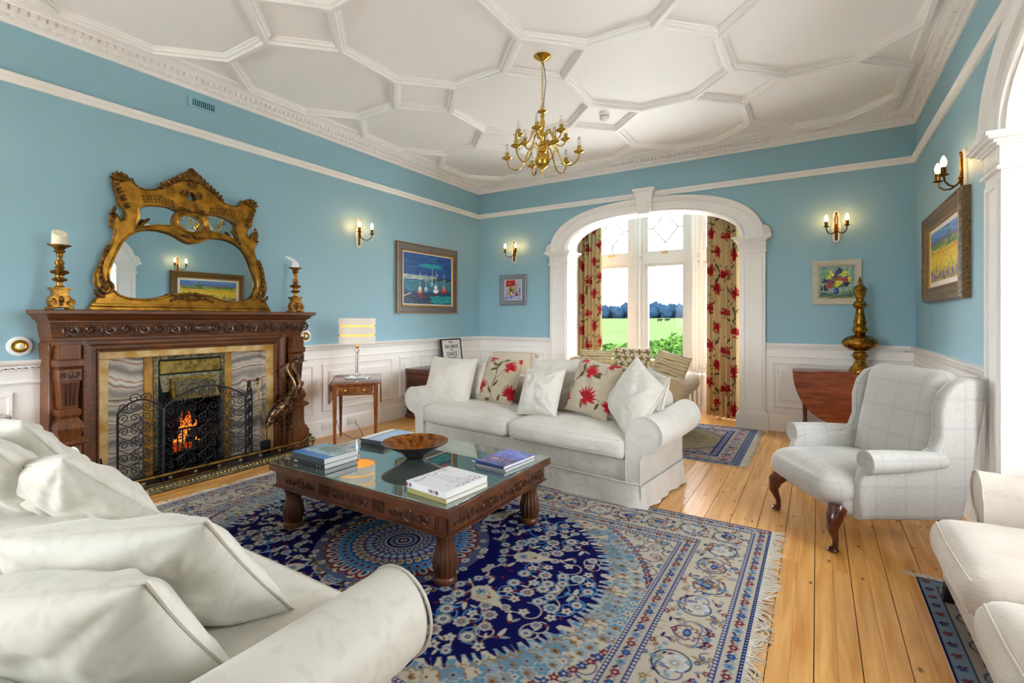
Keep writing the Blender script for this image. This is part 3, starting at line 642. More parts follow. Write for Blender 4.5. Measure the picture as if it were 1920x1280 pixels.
for i in range(17):
    x = random.gauss(0, .062); y = random.uniform(-.07, .05); hgt = max(.09, (.34-2.1*abs(x+.005))*random.uniform(.65, 1.0)); w = random.uniform(.018, .032); tw = random.uniform(.008, .03)*random.choice((-1, 1)); ph = random.uniform(0, 6)
    mb = MB(); rings = []
    for j in range(16):
        t = j/15; r = w*(.7+1.2*t)*(1-t)**.9*(1+.18*math.sin(9*t+ph))+.0008; cxx = x*(1-.35*t)+tw*math.sin(t*5.5+ph)*t; cyy = y+.012*math.sin(6*t+ph)
        rings.append([(cxx+r*math.cos(2*PI*k/9), cyy+.6*r*math.sin(2*PI*k/9), .05+hgt*t) for k in range(9)])
    mb.loft(rings); obj('flame', mb, 'flame', fire, angle=180)
# fire screen
def heart(mb, cx, z0, w, hh, r, up=1, y=0.):
    for s in (-1, 1):
        p = []
        for i in range(10):
            t = i/9; p.append((cx+s*w*(.5*math.sin(t*PI*.62)*1.02), y, z0+up*hh*.72*t))
        ex, ez = p[-1][0], p[-1][2]
        sp = spiral(0, 0, w*.23, w*.05, 0, 1.35, 14)
        for a, b in sp[1:]: p.append((ex-s*w*.23+s*a, y, ez+up*b*1.0))
        mb.tube(p, r, 5)
scr = thing('fire_screen', 'folding black wrought-iron scrollwork fire screen standing before the fire', 'fire screen', FPM @ Vector((0, 0, 0)), PI/2)
def screen_panel(p0, p1, hs, hc):  # from p0 to p1 (local x,y); shoulder and crown heights
    a = Vector((p0[0], p0[1], 0)); d = Vector((p1[0]-p0[0], p1[1]-p0[1], 0)); w = d.length; d.normalize(); M = frame_mat([tuple(d), (-d.y, d.x, 0), (0, 0, 1)], (a.x, a.y, .03))
    fr = MB(); top = [(w*i/12, 0, hs+(hc-hs)*math.sin(PI*i/12)**.8) for i in range(13)]
    fr.tube([(0, 0, 0)]+top+[(w, 0, 0)], .0075, 6, M=M); fr.tube([(0, 0, .05), (w, 0, .05)], .005, 6, M=M)
    for x in (0, w): fr.box((x-.02, -.05, 0), (x+.02, .05, .012), M)
    o = obj('screen_panel', fr, 'iron_wire', scr)
    sw = MB(); nx = max(1, round(w/.155)); cw = w/nx; nz = 5; ch = (hs-.06)/nz
    for i in range(nx):
        for j in range(nz):
            sub = MB(); heart(sub, (i+.5)*cw, .055+j*ch, cw*.95, ch*.95, .0038); sw.add(sub.v, sub.f, M)
            if j < nz-1:
                sub = MB(); heart(sub, (i+1)*cw if i < nx-1 else i*cw+.0, .055+(j+.5)*ch, cw*.8, ch*.8, .0032) if nx > 1 and i < nx-1 else None; sw.add(sub.v, sub.f, M)
        sub = MB(); heart(sub, (i+.5)*cw, hs+.0, cw*.9, max(.05, (hc-hs)*math.sin(PI*(i+.5)/nx)*.9), .0038); sw.add(sub.v, sub.f, M)
    for s in (-1, 1): # crest scrolls
        sw.tube([(w/2+s*px*1.0, 0, hc+.0+pz) for px, pz in spiral(.04, .012, .04, .01, PI, -1.3, 16)], .0045, 5, M=M)
    obj('scrollwork', sw, 'iron_wire', o)
screen_panel((-.33, -.36), (.33, -.36), .60, .74); screen_panel((-.335, -.36), (-.60, -.25), .58, .68); screen_panel((.335, -.36), (.50, -.17), .58, .68)
# fender
fen = thing('brass_fender', 'low brass hearth fender with ball-studded rail', 'fender', FPM @ Vector((0, 0, 0)), PI/2)
path = [(-.95, 0), (-.95, -.46), (.95, -.46), (.95, 0)]
def upath(mb, prof):
    rings = []
    for (x, y), (sx, sy) in zip(path, ((-1, 0), (-1, -1), (1, -1), (1, 0))): rings.append([(x+sx*o, y+sy*o, z) for o, z in prof])
    mb.loft(rings)
mb = MB(); upath(mb, [(-.02, 0), (.05, 0), (.055, .012), (.045, .03), (.03, .04), (.02, .052), (-.01, .055), (-.02, .05)]); obj('kerb', mb, 'dull_brass', fen)
mb = MB()
for i in range(60): mb.ball((-.94+i*.0318, -.497, .034), .009, 6, 4)
obj('beading', mb, 'antique_brass', fen, kind='stuff')
mb = MB(); mb.tube([(-.95, -.02, .12), (-.95, -.44, .12), (-.94, -.46, .12), (.78, -.46, .12), (.85, -.46, .125), (.9, -.46, .155), (.94, -.45, .175), (.97, -.43, .165), (.975, -.40, .14), (.96, -.3, .12), (.95, -.02, .12)], .011, 8); obj('rail', mb, 'antique_brass', fen)
for i in range(10):
    x = -.88+i*.185; mb = MB(); mb.cyl((x, -.46, .05), (x, -.46, .12), .006, n=6); mb.ball((x, -.46, .088), .017, 8, 6); obj('baluster', mb, 'dull_brass', fen)
obj('ball_finial', MB().ball((.955, -.47, .12), .03, 12, 8).cyl((.955, -.47, .05), (.955, -.47, .1), .01, n=8), 'dull_brass', fen)
# tools
t = thing('hearth_brush', 'brass-handled hearth brush standing at the left end of the hearth', 'fire tool', FPM @ Vector((-.74, -.30, .03)), PI/2)
obj('handle', MB().lathe([(.03, 0), (.034, .02), (.028, .06), (.032, .1), (.018, .115), (.028, .15), (.03, .17), (.014, .19), (.02, .21), (.008, .235)], 14), 'antique_brass', t); obj('bristles', MB().cyl((0, 0, 0), (0, 0, .03), .04, .036, 12), 'black_iron', t)
t = thing('poker', 'black iron poker leaning on the onyx panel', 'fire tool', FPM @ Vector((-.68, -.27, .03)), PI/2)
obj('shaft', MB().cyl((0, 0, 0), (-.015, .15, .5), .008, n=8), 'black_iron', t); obj('tip', MB().cyl((0, 0, .0), (-.001, .008, .06), .012, .008, 8), 'black_iron', t)
t = thing('fire_tongs', 'long brass fire tongs lying inside the fender', 'fire tool', FPM @ Vector((-.2, -.41, .04)), PI/2)
obj('arm', MB().tube([(-.45, 0, 0), (-.2, .01, .004), (.35, .012, 0)], .006, 6), 'antique_brass', t); obj('arm', MB().tube([(-.45, 0, .002), (-.2, -.012, .004), (.35, -.014, 0)], .006, 6), 'antique_brass', t); obj('knob', MB().ball((-.47, 0, .004), .017, 10, 6), 'antique_brass', t)
t = thing('brass_shovel', 'tall brass-handled shovel propped beside the right onyx panel', 'fire tool', FPM @ Vector((.585, -.24, .03)), PI/2)
obj('shaft', MB().tube([(0, 0, .0), (0, .06, .35), (-.005, .11, .68)], .007, 8), 'antique_brass', t); obj('finial', MB().lathe([(.008, 0), (.016, .012), (.012, .03), (.02, .045), (.006, .065)], 12, Matrix.Translation((-.005, .11, .67))), 'antique_brass', t); obj('pan', MB().rbox((-.05, -.03, -.0), (.05, .0, .13), .012, 2), 'black_iron', t)
# two bronze cranes
def crane(loc, rz, hs, label, f=1):
    t = thing('bronze_crane', label, 'statue', loc, rz); q = hs
    mb = MB()
    body = [(-.15, .29, .012, .01), (-.125, .335, .035, .03), (-.075, .40, .062, .058), (-.01, .47, .074, .076), (.045, .53, .06, .066), (.075, .57, .036, .042)]
    mb.tube([(x*q, 0, z*q) for x, z, _a, _b in body], [r_*q for r_ in (.008, .034, .058, .068, .056, .036)], 12); obj('body', mb, 'bronze', t)
    mb = MB()
    for i in range(26): a = i/26; mb.ball(((-.12+.16*a)*q, (.055*(1 if i % 2 else -1))*q*(.55+.45*a), (.345+.16*a+.02*(i % 3))*q), (.03*q, .016*q, .018*q), 6, 4)
    obj('plumage', mb, 'bronze', t, kind='stuff')
    nk = [(.07, .565), (.105, .61), (.12, .66), (.10, .72), (.065, .78), (.045, .83), (.05, .87), (.075, .89)]
    mb = MB().tube([(x*q, 0, z*q) for x, z in nk], [r*q for r in (.042, .036, .029, .025, .021, .019, .02, .016)], 8); mb.ball(((.06+f*.015)*q, 0, .888*q), (.03*q, .02*q, .02*q), 8, 6); obj('neck', mb, 'bronze', t)
    obj('beak', MB().cyl(((.06+f*.035)*q, 0, .886*q), ((.06+f*.165)*q, 0, (.875 if f > 0 else .80)*q), .009*q, .002*q, 6), 'bronze', t); obj('crest', MB().cyl(((.06-f*.01)*q, 0, .895*q), ((.06-f*.08)*q, 0, .92*q), .008*q, .002*q, 5), 'bronze', t)
    for s in (-1, 1):
        obj('leg', MB().tube([(.0, s*.025*q, .42*q), (.012*q, s*.026*q, .24*q), (0, s*.028*q, .0)], [.014*q, .008*q, .007*q], 6).ball((.012*q, s*.026*q, .24*q), .011*q, 6, 4), 'bronze', t)
    obj('foot_base', MB().lathe([(.075*q, 0), (.075*q, .008), (.06*q, .014)], 14), 'bronze', t)
crane(FPM @ Vector((.665, -.40, .03)), PI/2-.12, .98, 'bronze crane statue looking back over its body to the fire', -1); crane(FPM @ Vector((.76, -.37, .03)), PI/2+.1, 1.0, 'bronze crane statue with its beak pointing at the fluted pilaster')
# bell pushes
mat('bell_white', '#efeeea', .3)
for y, lab in ((1.11, 'round white and brass bell push beside the tall fluted pilaster end'), (3.40, 'round white and brass bell push between the mantel and lamp')):
    t = thing('bell_push', lab, 'bell push', (XL, y, 1.15), PI/2); R = Matrix.Rotation(PI/2, 4, 'X')
    obj('backplate', MB().lathe([(.068, 0), (.068, .01), (.055, .016)], 28, R), 'bell_white', t); obj('brass_ring', MB().lathe([(.045, .014), (.045, .022), (.034, .026), (.026, .02), (.024, .018)], 24, R), 'brass', t); obj('button', MB().lathe([(.02, .016), (.02, .024), (.012, .03), (.004, .031)], 16, R), 'bell_white', t)
# ---- overmantel mirror
mat('gilt', '#bd882c', .32, .8, var=.4, vscale=12, col2='#7d5519'); mat('gilt_dark', '#8a5f22', .42, .75, var=.6, vscale=40, col2='#3f2810'); mat('silvered', '#dfe9ec', .012, 1.)
MY = 2.213
OUT = [(-.712,1.425),(-.709,1.459),(-.693,1.498),(-.666,1.524),(-.63,1.535),(-.658,1.558),(-.685,1.596),(-.697,1.643),(-.689,1.702),(-.662,1.773),(-.622,1.86),(-.594,1.918),(-.57,2.0),(-.567,2.05),(-.594,2.081),(-.586,2.112),(-.598,2.145),(-.57,2.197),(-.545,2.164),(-.529,2.127),(-.503,2.141),(-.493,2.183),(-.508,2.226),(-.539,2.255),(-.545,2.294),(-.553,2.337),(-.57,2.389),(-.578,2.441),(-.562,2.492),(-.52,2.512),(-.482,2.498),(-.474,2.466),(-.448,2.488),(-.441,2.453),(-.405,2.421),(-.351,2.414),(-.279,2.433),(-.241,2.463),(-.204,2.498),(-.146,2.526),(-.096,2.556),(-.056,2.587),(-.04,2.63),(-.022,2.668),(0,2.684)]
MAIN = [(-.602,1.729),(-.59,1.779),(-.553,1.883),(-.516,1.968),(-.47,2.025),(-.405,2.07),(-.333,2.093),(-.26,2.1),(-.184,2.092),(-.126,2.074),(-.071,2.043),(-.036,2.026),(0,2.02)]
MAINB = [(0,1.566),(-.066,1.563),(-.146,1.554),(-.223,1.527),(-.297,1.508),(-.405,1.503),(-.482,1.51),(-.541,1.533),(-.582,1.576),(-.602,1.63),(-.61,1.679)]
UPL = [(-.409,2.095),(-.418,2.135),(-.4,2.189),(-.409,2.25),(-.369,2.28),(-.315,2.299),(-.241,2.31),(-.165,2.309),(-.1,2.29),(-.125,2.249),(-.138,2.203),(-.133,2.153),(-.194,2.145),(-.279,2.135),(-.351,2.115)]
HOLE = [(0,2.475),(-.03,2.455),(-.036,2.43),(-.026,2.402),(0,2.392)]
def mir(h): return h+[(-x, z) for x, z in reversed(h) if abs(x) > 1e-6]
dn = lambda p: [(x, z-1.41) for x, z in p]
main = MAIN+[(-x, z) for x, z in reversed(MAIN[:-1])]+[(-x, z) for x, z in reversed(MAINB[1:])]+MAINB
upl = UPL; upr = [(-x, z) for x, z in reversed(UPL)]; oval = [(.097*math.cos(2*PI*i/28), 2.193+.07*math.sin(2*PI*i/28)) for i in range(28)]
tm = thing('overmantel_mirror', 'ornate gilt rococo overmantel mirror standing on the mantel shelf', 'mirror', (XL, MY, 1.41), PI/2)
mb = MB(); me_add(mb, curve_mesh([dn(mir(OUT)), dn(main), dn(upl), dn(upr), dn(oval), dn(mir(HOLE))], .016, .012), Matrix.Translation((0, -.045, 0)) @ SWZ); obj('frame', mb, 'gilt', tm)
mb = MB(); gl = [(-.64, 1.46), (.64, 1.46), (.64, 1.75), (.5, 2.05), (.46, 2.3), (.2, 2.36), (-.2, 2.36), (-.46, 2.3), (-.5, 2.05), (-.64, 1.75)]
me_add(mb, curve_mesh([dn(gl)], .003), Matrix.Translation((0, -.028, 0)) @ SWZ); obj('mirror_glass', mb, 'silvered', tm, smooth=False)
mb = MB()
for lp, r in ((main, .009), (upl, .006), (upr, .006), ([(x*1.15, 2.193+(z-2.193)*1.18) for x, z in oval], .013), ([(x*1.36, 2.193+(z-2.193)*1.42) for x, z in oval], .007)):
    mb.tube([(x, -.07, z-1.41) for x, z in lp], r, 6, closed=True)
obj('inner_moulding', mb, 'gilt', tm)
mb = MB(); mb.tube([(x, -.062, z-1.41) for x, z in mir(OUT)], .009, 6); obj('outer_moulding', mb, 'gilt_dark', tm)
def leaf3(mb, x, z, l, w, ang, y=-.081, th=.012):
    M = Matrix.Translation((x+math.cos(ang)*l/2, y, z-1.41+math.sin(ang)*l/2)) @ Matrix.Rotation(-ang, 4, 'Y'); mb.ball((0, 0, 0), (l/2, th, w/2), 8, 5, M)
def orn_part(name, fn):
    orn = MB(); fn(orn); obj(name, orn, 'gilt_dark', tm)
for s in (-1, 1):
    A = lambda a: a if s > 0 else PI-a
    orn_part('corner_rosette', lambda o: ([leaf3(o, s*.535, 2.45, .075, .03, A(a)) for a in (.2, .7, 1.2, 1.7, 2.2, 2.7)], o.ball((s*.53, -.08, 2.465-1.41), .03, 8, 6), [leaf3(o, s*(.535-.012*i), 2.425-i*.028, .055, .026, A(-.4-.25*(i % 2))) for i in range(7)]))
    orn_part('crest_leaf', lambda o: [(leaf3(o, s*(.225-.026*i), 2.455+.021*i, .055, .03, A(1.0+.1*i)), leaf3(o, s*(.23-.026*i), 2.445+.019*i, .05, .022, A(.3))) for i in range(8)])
    orn_part('side_sprig', lambda o: [leaf3(o, s*.572, 2.095+.02*i, .045, .026, A(.5+.5*(i % 3))) for i in range(6)])
    orn_part('acanthus', lambda o: [leaf3(o, s*(.60+.055*math.sin(i*.35)), 1.93-.042*i, .075, .03, A(-1.0-.1*i)) for i in range(8)])
    orn_part('volute', lambda o: (o.tube([(s*(.625+px), -.078, 1.585-1.41+pz) for px, pz in spiral(0, 0, .052, .008, PI*.5, -1.6*s, 20)], [.013-.0004*j for j in range(21)], 6), [leaf3(o, s*(.63+.015*i), 1.515, .065, .03, A(.2+.3*i)) for i in range(4)]))
    orn_part('c_scroll', lambda o: o.tube([(s*(.055+px), -.08, 2.455-1.41+pz) for px, pz in spiral(0, 0, .034, .006, PI if s > 0 else 0, (1.3 if s > 0 else -1.3), 16)], .011, 6))
    orn_part('base_leaf', lambda o: [(leaf3(o, s*(.0+.02*i), 1.545-.004*i, .05, .024, A(.9-.2*i)), leaf3(o, s*(.0+.02*i), 1.525+.003*i, .045, .02, A(-.5+.1*i))) for i in range(8)])
    orn_part('oval_leaf', lambda o: [(leaf3(o, s*(.0+.016*i), 2.285+.008*i, .05, .026, A(.7-.3*i))) for i in range(6)])
    orn_part('oval_base_leaf', lambda o: [leaf3(o, s*(.0+.014*i), 2.09-.006*i, .05, .024, A(-.9+.35*i)) for i in range(6)])
    orn_part('inner_leaf', lambda o: [leaf3(o, s*(.43-.012*i), 2.05+.02*i, .05, .024, A(2.0+.1*i)) for i in range(6)])
def shell(o):
    for i in range(9): leaf3(o, 0, 2.575, .095 if i != 4 else .105, .03, PI*(.5+(i-4)*.13))
    for i in range(5): leaf3(o, 0, 2.57, .06, .026, -PI/2+(i-2)*.45)
    o.ball((0, -.085, 2.575-1.41), (.02, .014, .02), 8, 6)
orn_part('shell_crest', shell)
mb = MB()
for s in (-1, 1):
    for i in range(9):
        for j in range(3): x = s*(.15+.027*i+.005*j); z = 2.335+.022*j-.02*abs(i-4)/4; mb.ball((x, -.0745, z-1.41), (.012, .005, .009), 6, 4)
obj('lattice_relief', mb, 'gilt_dark', tm, kind='stuff')
mb = MB(); mb.rbox((-.73, -.1, 0), (.73, -.02, .03), .006, 1); mb.rbox((-.72, -.088, .03), (.72, -.02, .055), .006, 1); obj('base_rail', mb, 'gilt', tm)
# ---- candlesticks and candles
mat('old_gilt', '#b78532', .36, .75, var=.6, vscale=30, col2='#6b4216'); mat('wax', '#efe6cc', .5, spec=.3); mat('wax_white', '#eceaf0', .5)
def candlestick(y, label, lean, clabel):
    t = thing('candlestick', label, 'candlestick', (XL+.215, y, 1.409), PI/2)
    mb = MB(); prof = [(-.055, .03), (-.068, .055), (-.06, .085), (-.044, .105), (-.04, .13), (-.052, .14), (-.055, .15)]
    out = [(-.045, .012), (-.06, .03)]+prof[1:]+[(-x, z) for x, z in reversed(prof[1:])]+[(.06, .03), (.045, .012)]
    me_add(mb, curve_mesh([out], .03, .006), SWZ); mb.box((-.058, -.04, .148), (.058, .04, .158))
    for s in (-1, 1): mb.tube([(s*(.05+px), -.036, .05+pz) for px, pz in spiral(0, 0, .026, .006, PI/2, -s*1.2, 14)], .007, 6); mb.rbox((s*.055-.018, -.045, 0), (s*.055+.018, .045, .022), .007, 2)
    obj('scroll_base', mb, 'old_gilt', t)
    obj('crest', MB().ball((0, -.042, .07), (.016, .01, .028), 8, 6).ball((0, -.044, .04), (.01, .008, .014), 8, 6), 'gilt_dark', t)
    P = [(.026, .155), (.03, .165), (.018, .172), (.016, .195), (.03, .205), (.037, .215), (.034, .225), (.024, .232), (.024, .245), (.04, .255), (.048, .268), (.042, .28), (.026, .286), (.022, .297), (.034, .302), (.02, .31), (.022, .315), (.028, .33), (.026, .345), (.016, .352), (.014, .38), (.02, .386), (.02, .395), (.016, .4), (.03, .412), (.034, .42), (.024, .428), (.04, .446), (.066, .456), (.068, .462), (.02, .463)]
    obj('turned_stem', MB().lathe(P, 20), 'old_gilt', t)
    obj('gadroon', MB().lathe([(.036, .206), (.041, .215), (.036, .226)], 40, lobes=10, lamp=.1).lathe([(.045, .258), (.052, .268), (.045, .279)], 40, lobes=10, lamp=.08), 'gilt_dark', t)
    c = MB(); n = 16; rings = []
    for j in range(6):
        tt = j/5; top = lambda a: .085+.03*math.cos(a-lean) if j == 5 else .085*tt
        rings.append([((.046-.004*tt)*math.cos(2*PI*i/n)+(.0), (.046-.004*tt)*math.sin(2*PI*i/n), (.085+.028*math.cos(2*PI*i/n-lean))*tt) for i in range(n)])
    c.loft(rings); o = obj('pillar_candle', c, 'wax', None, (XL+.215, y, 1.409+.463)); tag(o, clabel, 'candle'); return o
candlestick(1.27, 'turned gilt candlestick with a wide drip pan by the bell push', PI, 'burnt-down cream pillar candle with uneven rim')
o = candlestick(3.135, 'turned gilt candlestick at the lamp end of the mantel', PI*.9, 'melted white candle stub drooping to one side'); o.data.materials[0] = MATS['wax_white']
for v in o.data.vertices: v.co.x *= .8; v.co.y = v.co.y*.7-1.5*max(0, v.co.z-.05); 
# ---- wall sconces
mat('sconce_board', '#efe9dd', .4); mat('sconce_brass', '#8a6426', .32, .95, var=.4, vscale=40, col2='#4e3410'); mat('lit_bulb', '#ffffff', .3, emis='#ffbe6e', estr=14.)
SCB = Matrix.Rotation(0, 4, 'Z')
def sconce(loc, rz, label):
    t = thing('wall_sconce', label, 'wall light', loc, rz)
    hw = lambda z: .034+.012*math.exp(-((z+.02)/.06)**2)-.006*math.exp(-((z-.08)/.03)**2)
    zs = [-.18+.36*i/20 for i in range(21)]; outl = [(hw(z)*min(1, math.sqrt(max(.12, 1-((abs(z)-.13)/.055)**2)) if abs(z) > .13 else 1), z) for z in zs]
    mb = MB(); me_add(mb, curve_mesh([outl+[(-x, z) for x, z in reversed(outl)]], .006, .003), Matrix.Translation((0, -.009, 0)) @ SWZ); obj('back_board', mb, 'sconce_board', t)
    mb = MB(); mb.rbox((-.014, -.032, -.155), (.014, -.016, .03), .005, 1); mb.tube([(-.012, -.026, 0), (-.013, -.026, .1), (0, -.026, .15), (.013, -.026, .1), (.012, -.026, 0)], .006, 6); mb.ball((0, -.03, -.02), (.022, .016, .022), 8, 6); mb.ball((0, -.03, .15), (.012, .01, .014), 8, 6); obj('bracket', mb, 'sconce_brass', t)
    for s in (-1, 1):
        obj('arm', MB().tube([(0, -.03, -.03), (s*.02, -.045, -.065), (s*.045, -.075, -.085), (s*.075, -.105, -.08), (s*.093, -.13, -.055), (s*.097, -.138, -.015)], .0065, 7), 'sconce_brass', t)
        T = Matrix.Translation((s*.097, -.138, -.015)); obj('drip_pan', MB().lathe([(.008, -.005), (.03, .003), (.032, .007), (.01, .008)], 14, T), 'sconce_brass', t); obj('candle_sleeve', MB().lathe([(.012, .006), (.017, .012), (.017, .06), (.012, .062)], 12, T), 'sconce_brass', t)
        obj('bulb', MB().lathe([(.009, .06), (.017, .078), (.019, .095), (.014, .118), (.006, .134), (.001, .14)], 12, T), 'lit_bulb', t)
    return t
sconce((XL, 4.14, 2.395), PI/2, 'lit two-arm brass sconce between mirror and harbour painting')
sconce((XL, .42, 2.395), PI/2, 'lit two-arm brass sconce near the small round table')
sconce((-4.105, YB, 2.405), 0, 'lit two-arm brass sconce above the small grey-framed flower picture')
sconce((.185, YB, 2.385), 0, 'lit two-arm brass sconce above the cream-framed flower picture')
sconce((XR, 4.61, 2.36), -PI/2, 'lit two-arm brass sconce above the yellow field painting')
# ---- framed pictures
mat('painted', '#ffffff', .45, attr='paint', spec=.4); mat('mount_white', '#f3efe6', .6)
def picture(name, loc, rz, W, H, fw, prof, m_frame, cv, label, mount=.0, lip=None):
    t = thing(name, label, 'painting', loc, rz)
    mb = MB(); mb.loft([[(x*(W/2-o), -u, z*(H/2-o)) for x, z in ((-1, -1), (1, -1), (1, 1), (-1, 1))] for o, u in prof], caps=False); obj('frame', mb, m_frame, t, angle=25)
    w, h = W/2-fw, H/2-fw
    if lip: 
        mb = MB(); mb.loft([[(x*(w+.012-o), -u, z*(h+.012-o)) for x, z in ((-1, -1), (1, -1), (1, 1), (-1, 1))] for o, u in ((0, .02), (0, .032), (.01, .034), (.018, .026), (.02, .02))], caps=False); obj('gilt_slip', mb, lip, t)
    if mount:
        mb = MB(); mb.box((-w, -.02, -h), (w, -.004, h)); obj('mount', mb, 'mount_white', t); w -= mount; h -= mount
    else: obj('backing', MB().box((-w-.005, -.016, -h-.005), (w+.005, -.002, h+.005)), 'mount_white', t)
    X, Z = np.meshgrid(np.linspace(-w, w, cv.W), np.linspace(-h, h, cv.H)); P = np.stack([X, np.full_like(X, -.0215), Z], -1)
    me = grid_me('canvas', P); set_cols(me, cv.a.reshape(-1, 3)); mobj('canvas', me, 'painted', t)
    return t
def rough_fill(cv, n, cols, y0, y1, lw, wd_, seed, x0=0, x1=None, slope=.1, alpha=.6):
    rnd = random.Random(seed); x1 = x1 or cv.w
    for i in range(n):
        x, y = rnd.uniform(x0, x1), rnd.uniform(y0, y1); l = rnd.uniform(.4, 1)*lw; a = rnd.gauss(0, slope); cv.line([(x-l*math.cos(a), y-l*math.sin(a)), (x+l*math.cos(a), y+l*math.sin(a))], rnd.uniform(.5, 1)*wd_, rnd.choice(cols), alpha)
# harbour
c = Canvas(1.0, .7, 300, 210, '#0c4f94'); yy = np.linspace(0, 1, 210)[:, None]
rough_fill(c, 260, ['#0a4a96', '#0d5aa4', '#123f86', '#0b6aa8', '#1a4f9a'], .4, .7, .14, .03, 1)
for i, a in enumerate((.25, .4, .55)): c.ell(.55, .545, .28-.05*i, .035-.008*i, '#19a6ac', .0, a)
rough_fill(c, 120, ['#d7dccb', '#b9c4bd', '#8fa9ab', '#5f8a98'], .345, .40, .07, .016, 2, 0, .62); rough_fill(c, 70, ['#1d3a55', '#2a3f4e', '#304a5e'], .34, .38, .09, .016, 3, .66)
rough_fill(c, 420, ['#3d7f92', '#2b6f86', '#5b8d93', '#1f6178', '#4a97a0', '#0f7f92'], .18, .34, .05, .014, 4); rough_fill(c, 260, ['#2c3440', '#3b4650', '#1f2a38', '#5d4a4a', '#23495a'], 0, .18, .06, .016, 5, 0, 1, .4); rough_fill(c, 160, ['#12a0a4', '#0f8c9a', '#1cb3ac', '#0b7286'], .02, .12, .05, .016, 6, .55)
for x, b, hgt, hull, cab in ((.32, .16, .13, '#c8493a', '#efe7d6'), (.44, .18, .09, '#2f7ab8', '#dfe9ec'), (.57, .25, .1, '#1c6ca8', '#9fc4d6'), (.65, .19, .13, '#e8eaec', '#f5f3ee'), (.83, .2, .1, '#c0232b', '#ef8a2c')):
    c.ell(x, b, .075 if x > .8 else .055, .03, hull); c.rect(x-.035, x+.03, b+.01, b+.01+hgt*.45, cab); c.rect(x-.02, x+.015, b+hgt*.4, b+hgt*.7, cab); c.line([(x, b), (x+.004, b+hgt+.16)], .006, '#e6e6dc'); c.line([(x-.05, b+hgt+.05), (x+.05, b+hgt+.06)], .004, '#d6d8d0')
    for k in range(3): c.ell(x-.02+.018*k, b+.03, .006, .008, '#23303c')
c.ell(.34, .105, .05, .02, '#9a2c2a', 0, .8); c.ell(.685, .425, .012, .012, '#efe9c4'); c.line([(0, .1), (.14, .15)], .01, '#dfe3dc')
FR1 = [(0, 0), (0, .035), (.008, .042), (.014, .036), (.02, .032), (.085, .026), (.092, .034), (.1, .03), (.11, .02), (.11, 0)]
mat('frame_grey', '#6d655c', .45, var=.2, vscale=20); mat('frame_gold', '#b98b45', .35, .7)
p_ = picture('harbour_painting', (XL, 5.415, 1.905), PI/2, 1.29, .97, .108, FR1, 'frame_grey', c, 'large blue harbour painting of moored boats in a grey and gold frame', .022, 'frame_gold')
mb = MB()
for o, u in ((.004, .04), (.1, .03)): mb.tube([(x*(.645-o), -u, z*(.485-o)) for x, z in ((-1, -1), (1, -1), (1, 1), (-1, 1))], .006, 6, closed=True)
obj('gilt_edge', mb, 'frame_gold', p_)
# small bouquet with red wall
c = Canvas(.3, .3, 110, 110, '#b9b6cf'); rough_fill(c, 120, ['#b5b3d0', '#a9b7b0', '#c9c9d6', '#8a86c0', '#9fb2a0'], 0, .3, .03, .014, 11, slope=.8); c.rect(.03, .19, .2, .3, '#c22b1c'); rough_fill(c, 60, ['#7f78bd', '#a49fd6', '#cfcde0', '#5a4fa0'], 0, .09, .04, .012, 12)
rnd = random.Random(5)
for i in range(70): c.ell(.12+rnd.gauss(0, .04), .17+rnd.gauss(0, .045), .014, .010, rnd.choice(['#e3c022', '#8f1d24', '#2d3a1c', '#d8d2c0', '#b04a28', '#5a2a55', '#20261a', '#7c8a3a']), rnd.uniform(0, 3))
c.ell(.115, .09, .022, .03, '#e7c51d'); c.ell(.215, .08, .03, .028, '#9b2440'); c.ell(.22, .085, .014, .012, '#d8732e'); c.rect(.262, .28, .09, .165, '#2c3aa0'); c.ell(.271, .17, .006, .02, '#2c3aa0'); c.ell(.1, .075, .012, .012, '#1d2f6a')
mat('frame_silver', '#8f979c', .4, .35, var=.15, vscale=30); FR2 = [(0, 0), (0, .03), (.01, .034), (.03, .03), (.075, .02), (.085, .014), (.085, 0)]
picture('flower_painting', (-4.128, YB, 1.80), 0, .49, .49, .083, FR2, 'frame_silver', c, 'small square still life of flowers in a silver-grey frame', .006)
# iris and tulip bouquet
c = Canvas(.34, .36, 120, 126, '#86a8a0'); rough_fill(c, 260, ['#8fb3a6', '#6f9a96', '#a9c2b0', '#5d8f8a', '#7fa34e', '#b7cbb4'], 0, .36, .035, .014, 21, slope=.9); rough_fill(c, 70, ['#3c6a58', '#2f5a66', '#a7a03a', '#4c7a5c'], 0, .07, .05, .014, 22); rnd = random.Random(3)
for i in range(110): a = rnd.uniform(.2, 2.9); l = rnd.uniform(.04, .15); c.line([(.17, .11), (.17+l*math.cos(a)*1.1, .12+l*math.sin(a)*1.2)], .006, rnd.choice(['#2f5a2a', '#5f8a34', '#244a36', '#7fa03c']), .7)
for x, y, k in ((.07, .2, 1), (.06, .12, 1), (.2, .3, 1), (.26, .15, 1), (.15, .25, 1), (.12, .28, 0), (.24, .27, 0), (.29, .21, 0), (.1, .24, 0), (.17, .15, 0), (.2, .18, 0), (.26, .21, 2), (.12, .19, 2), (.1, .13, 2), (.19, .21, 2)):
    for j in range(9): c.ell(x+rnd.gauss(0, .016), y+rnd.gauss(0, .014), .016, .009, rnd.choice((['#e4dc35', '#cfd244', '#f0e66a'], ['#241a5a', '#35206a', '#1c1c48'], ['#a8324a', '#c0392e', '#7a2450'])[k]), rnd.uniform(0, 3))
c.ell(.165, .08, .028, .04, '#1d4f9a'); c.ell(.155, .085, .008, .02, '#6f9ad0')
wood('limed_oak', '#d3c9b8', '#bfb29c', .5, 0); FR3 = [(0, 0), (0, .025), (.006, .03), (.05, .026), (.06, .02), (.072, .016), (.072, 0)]
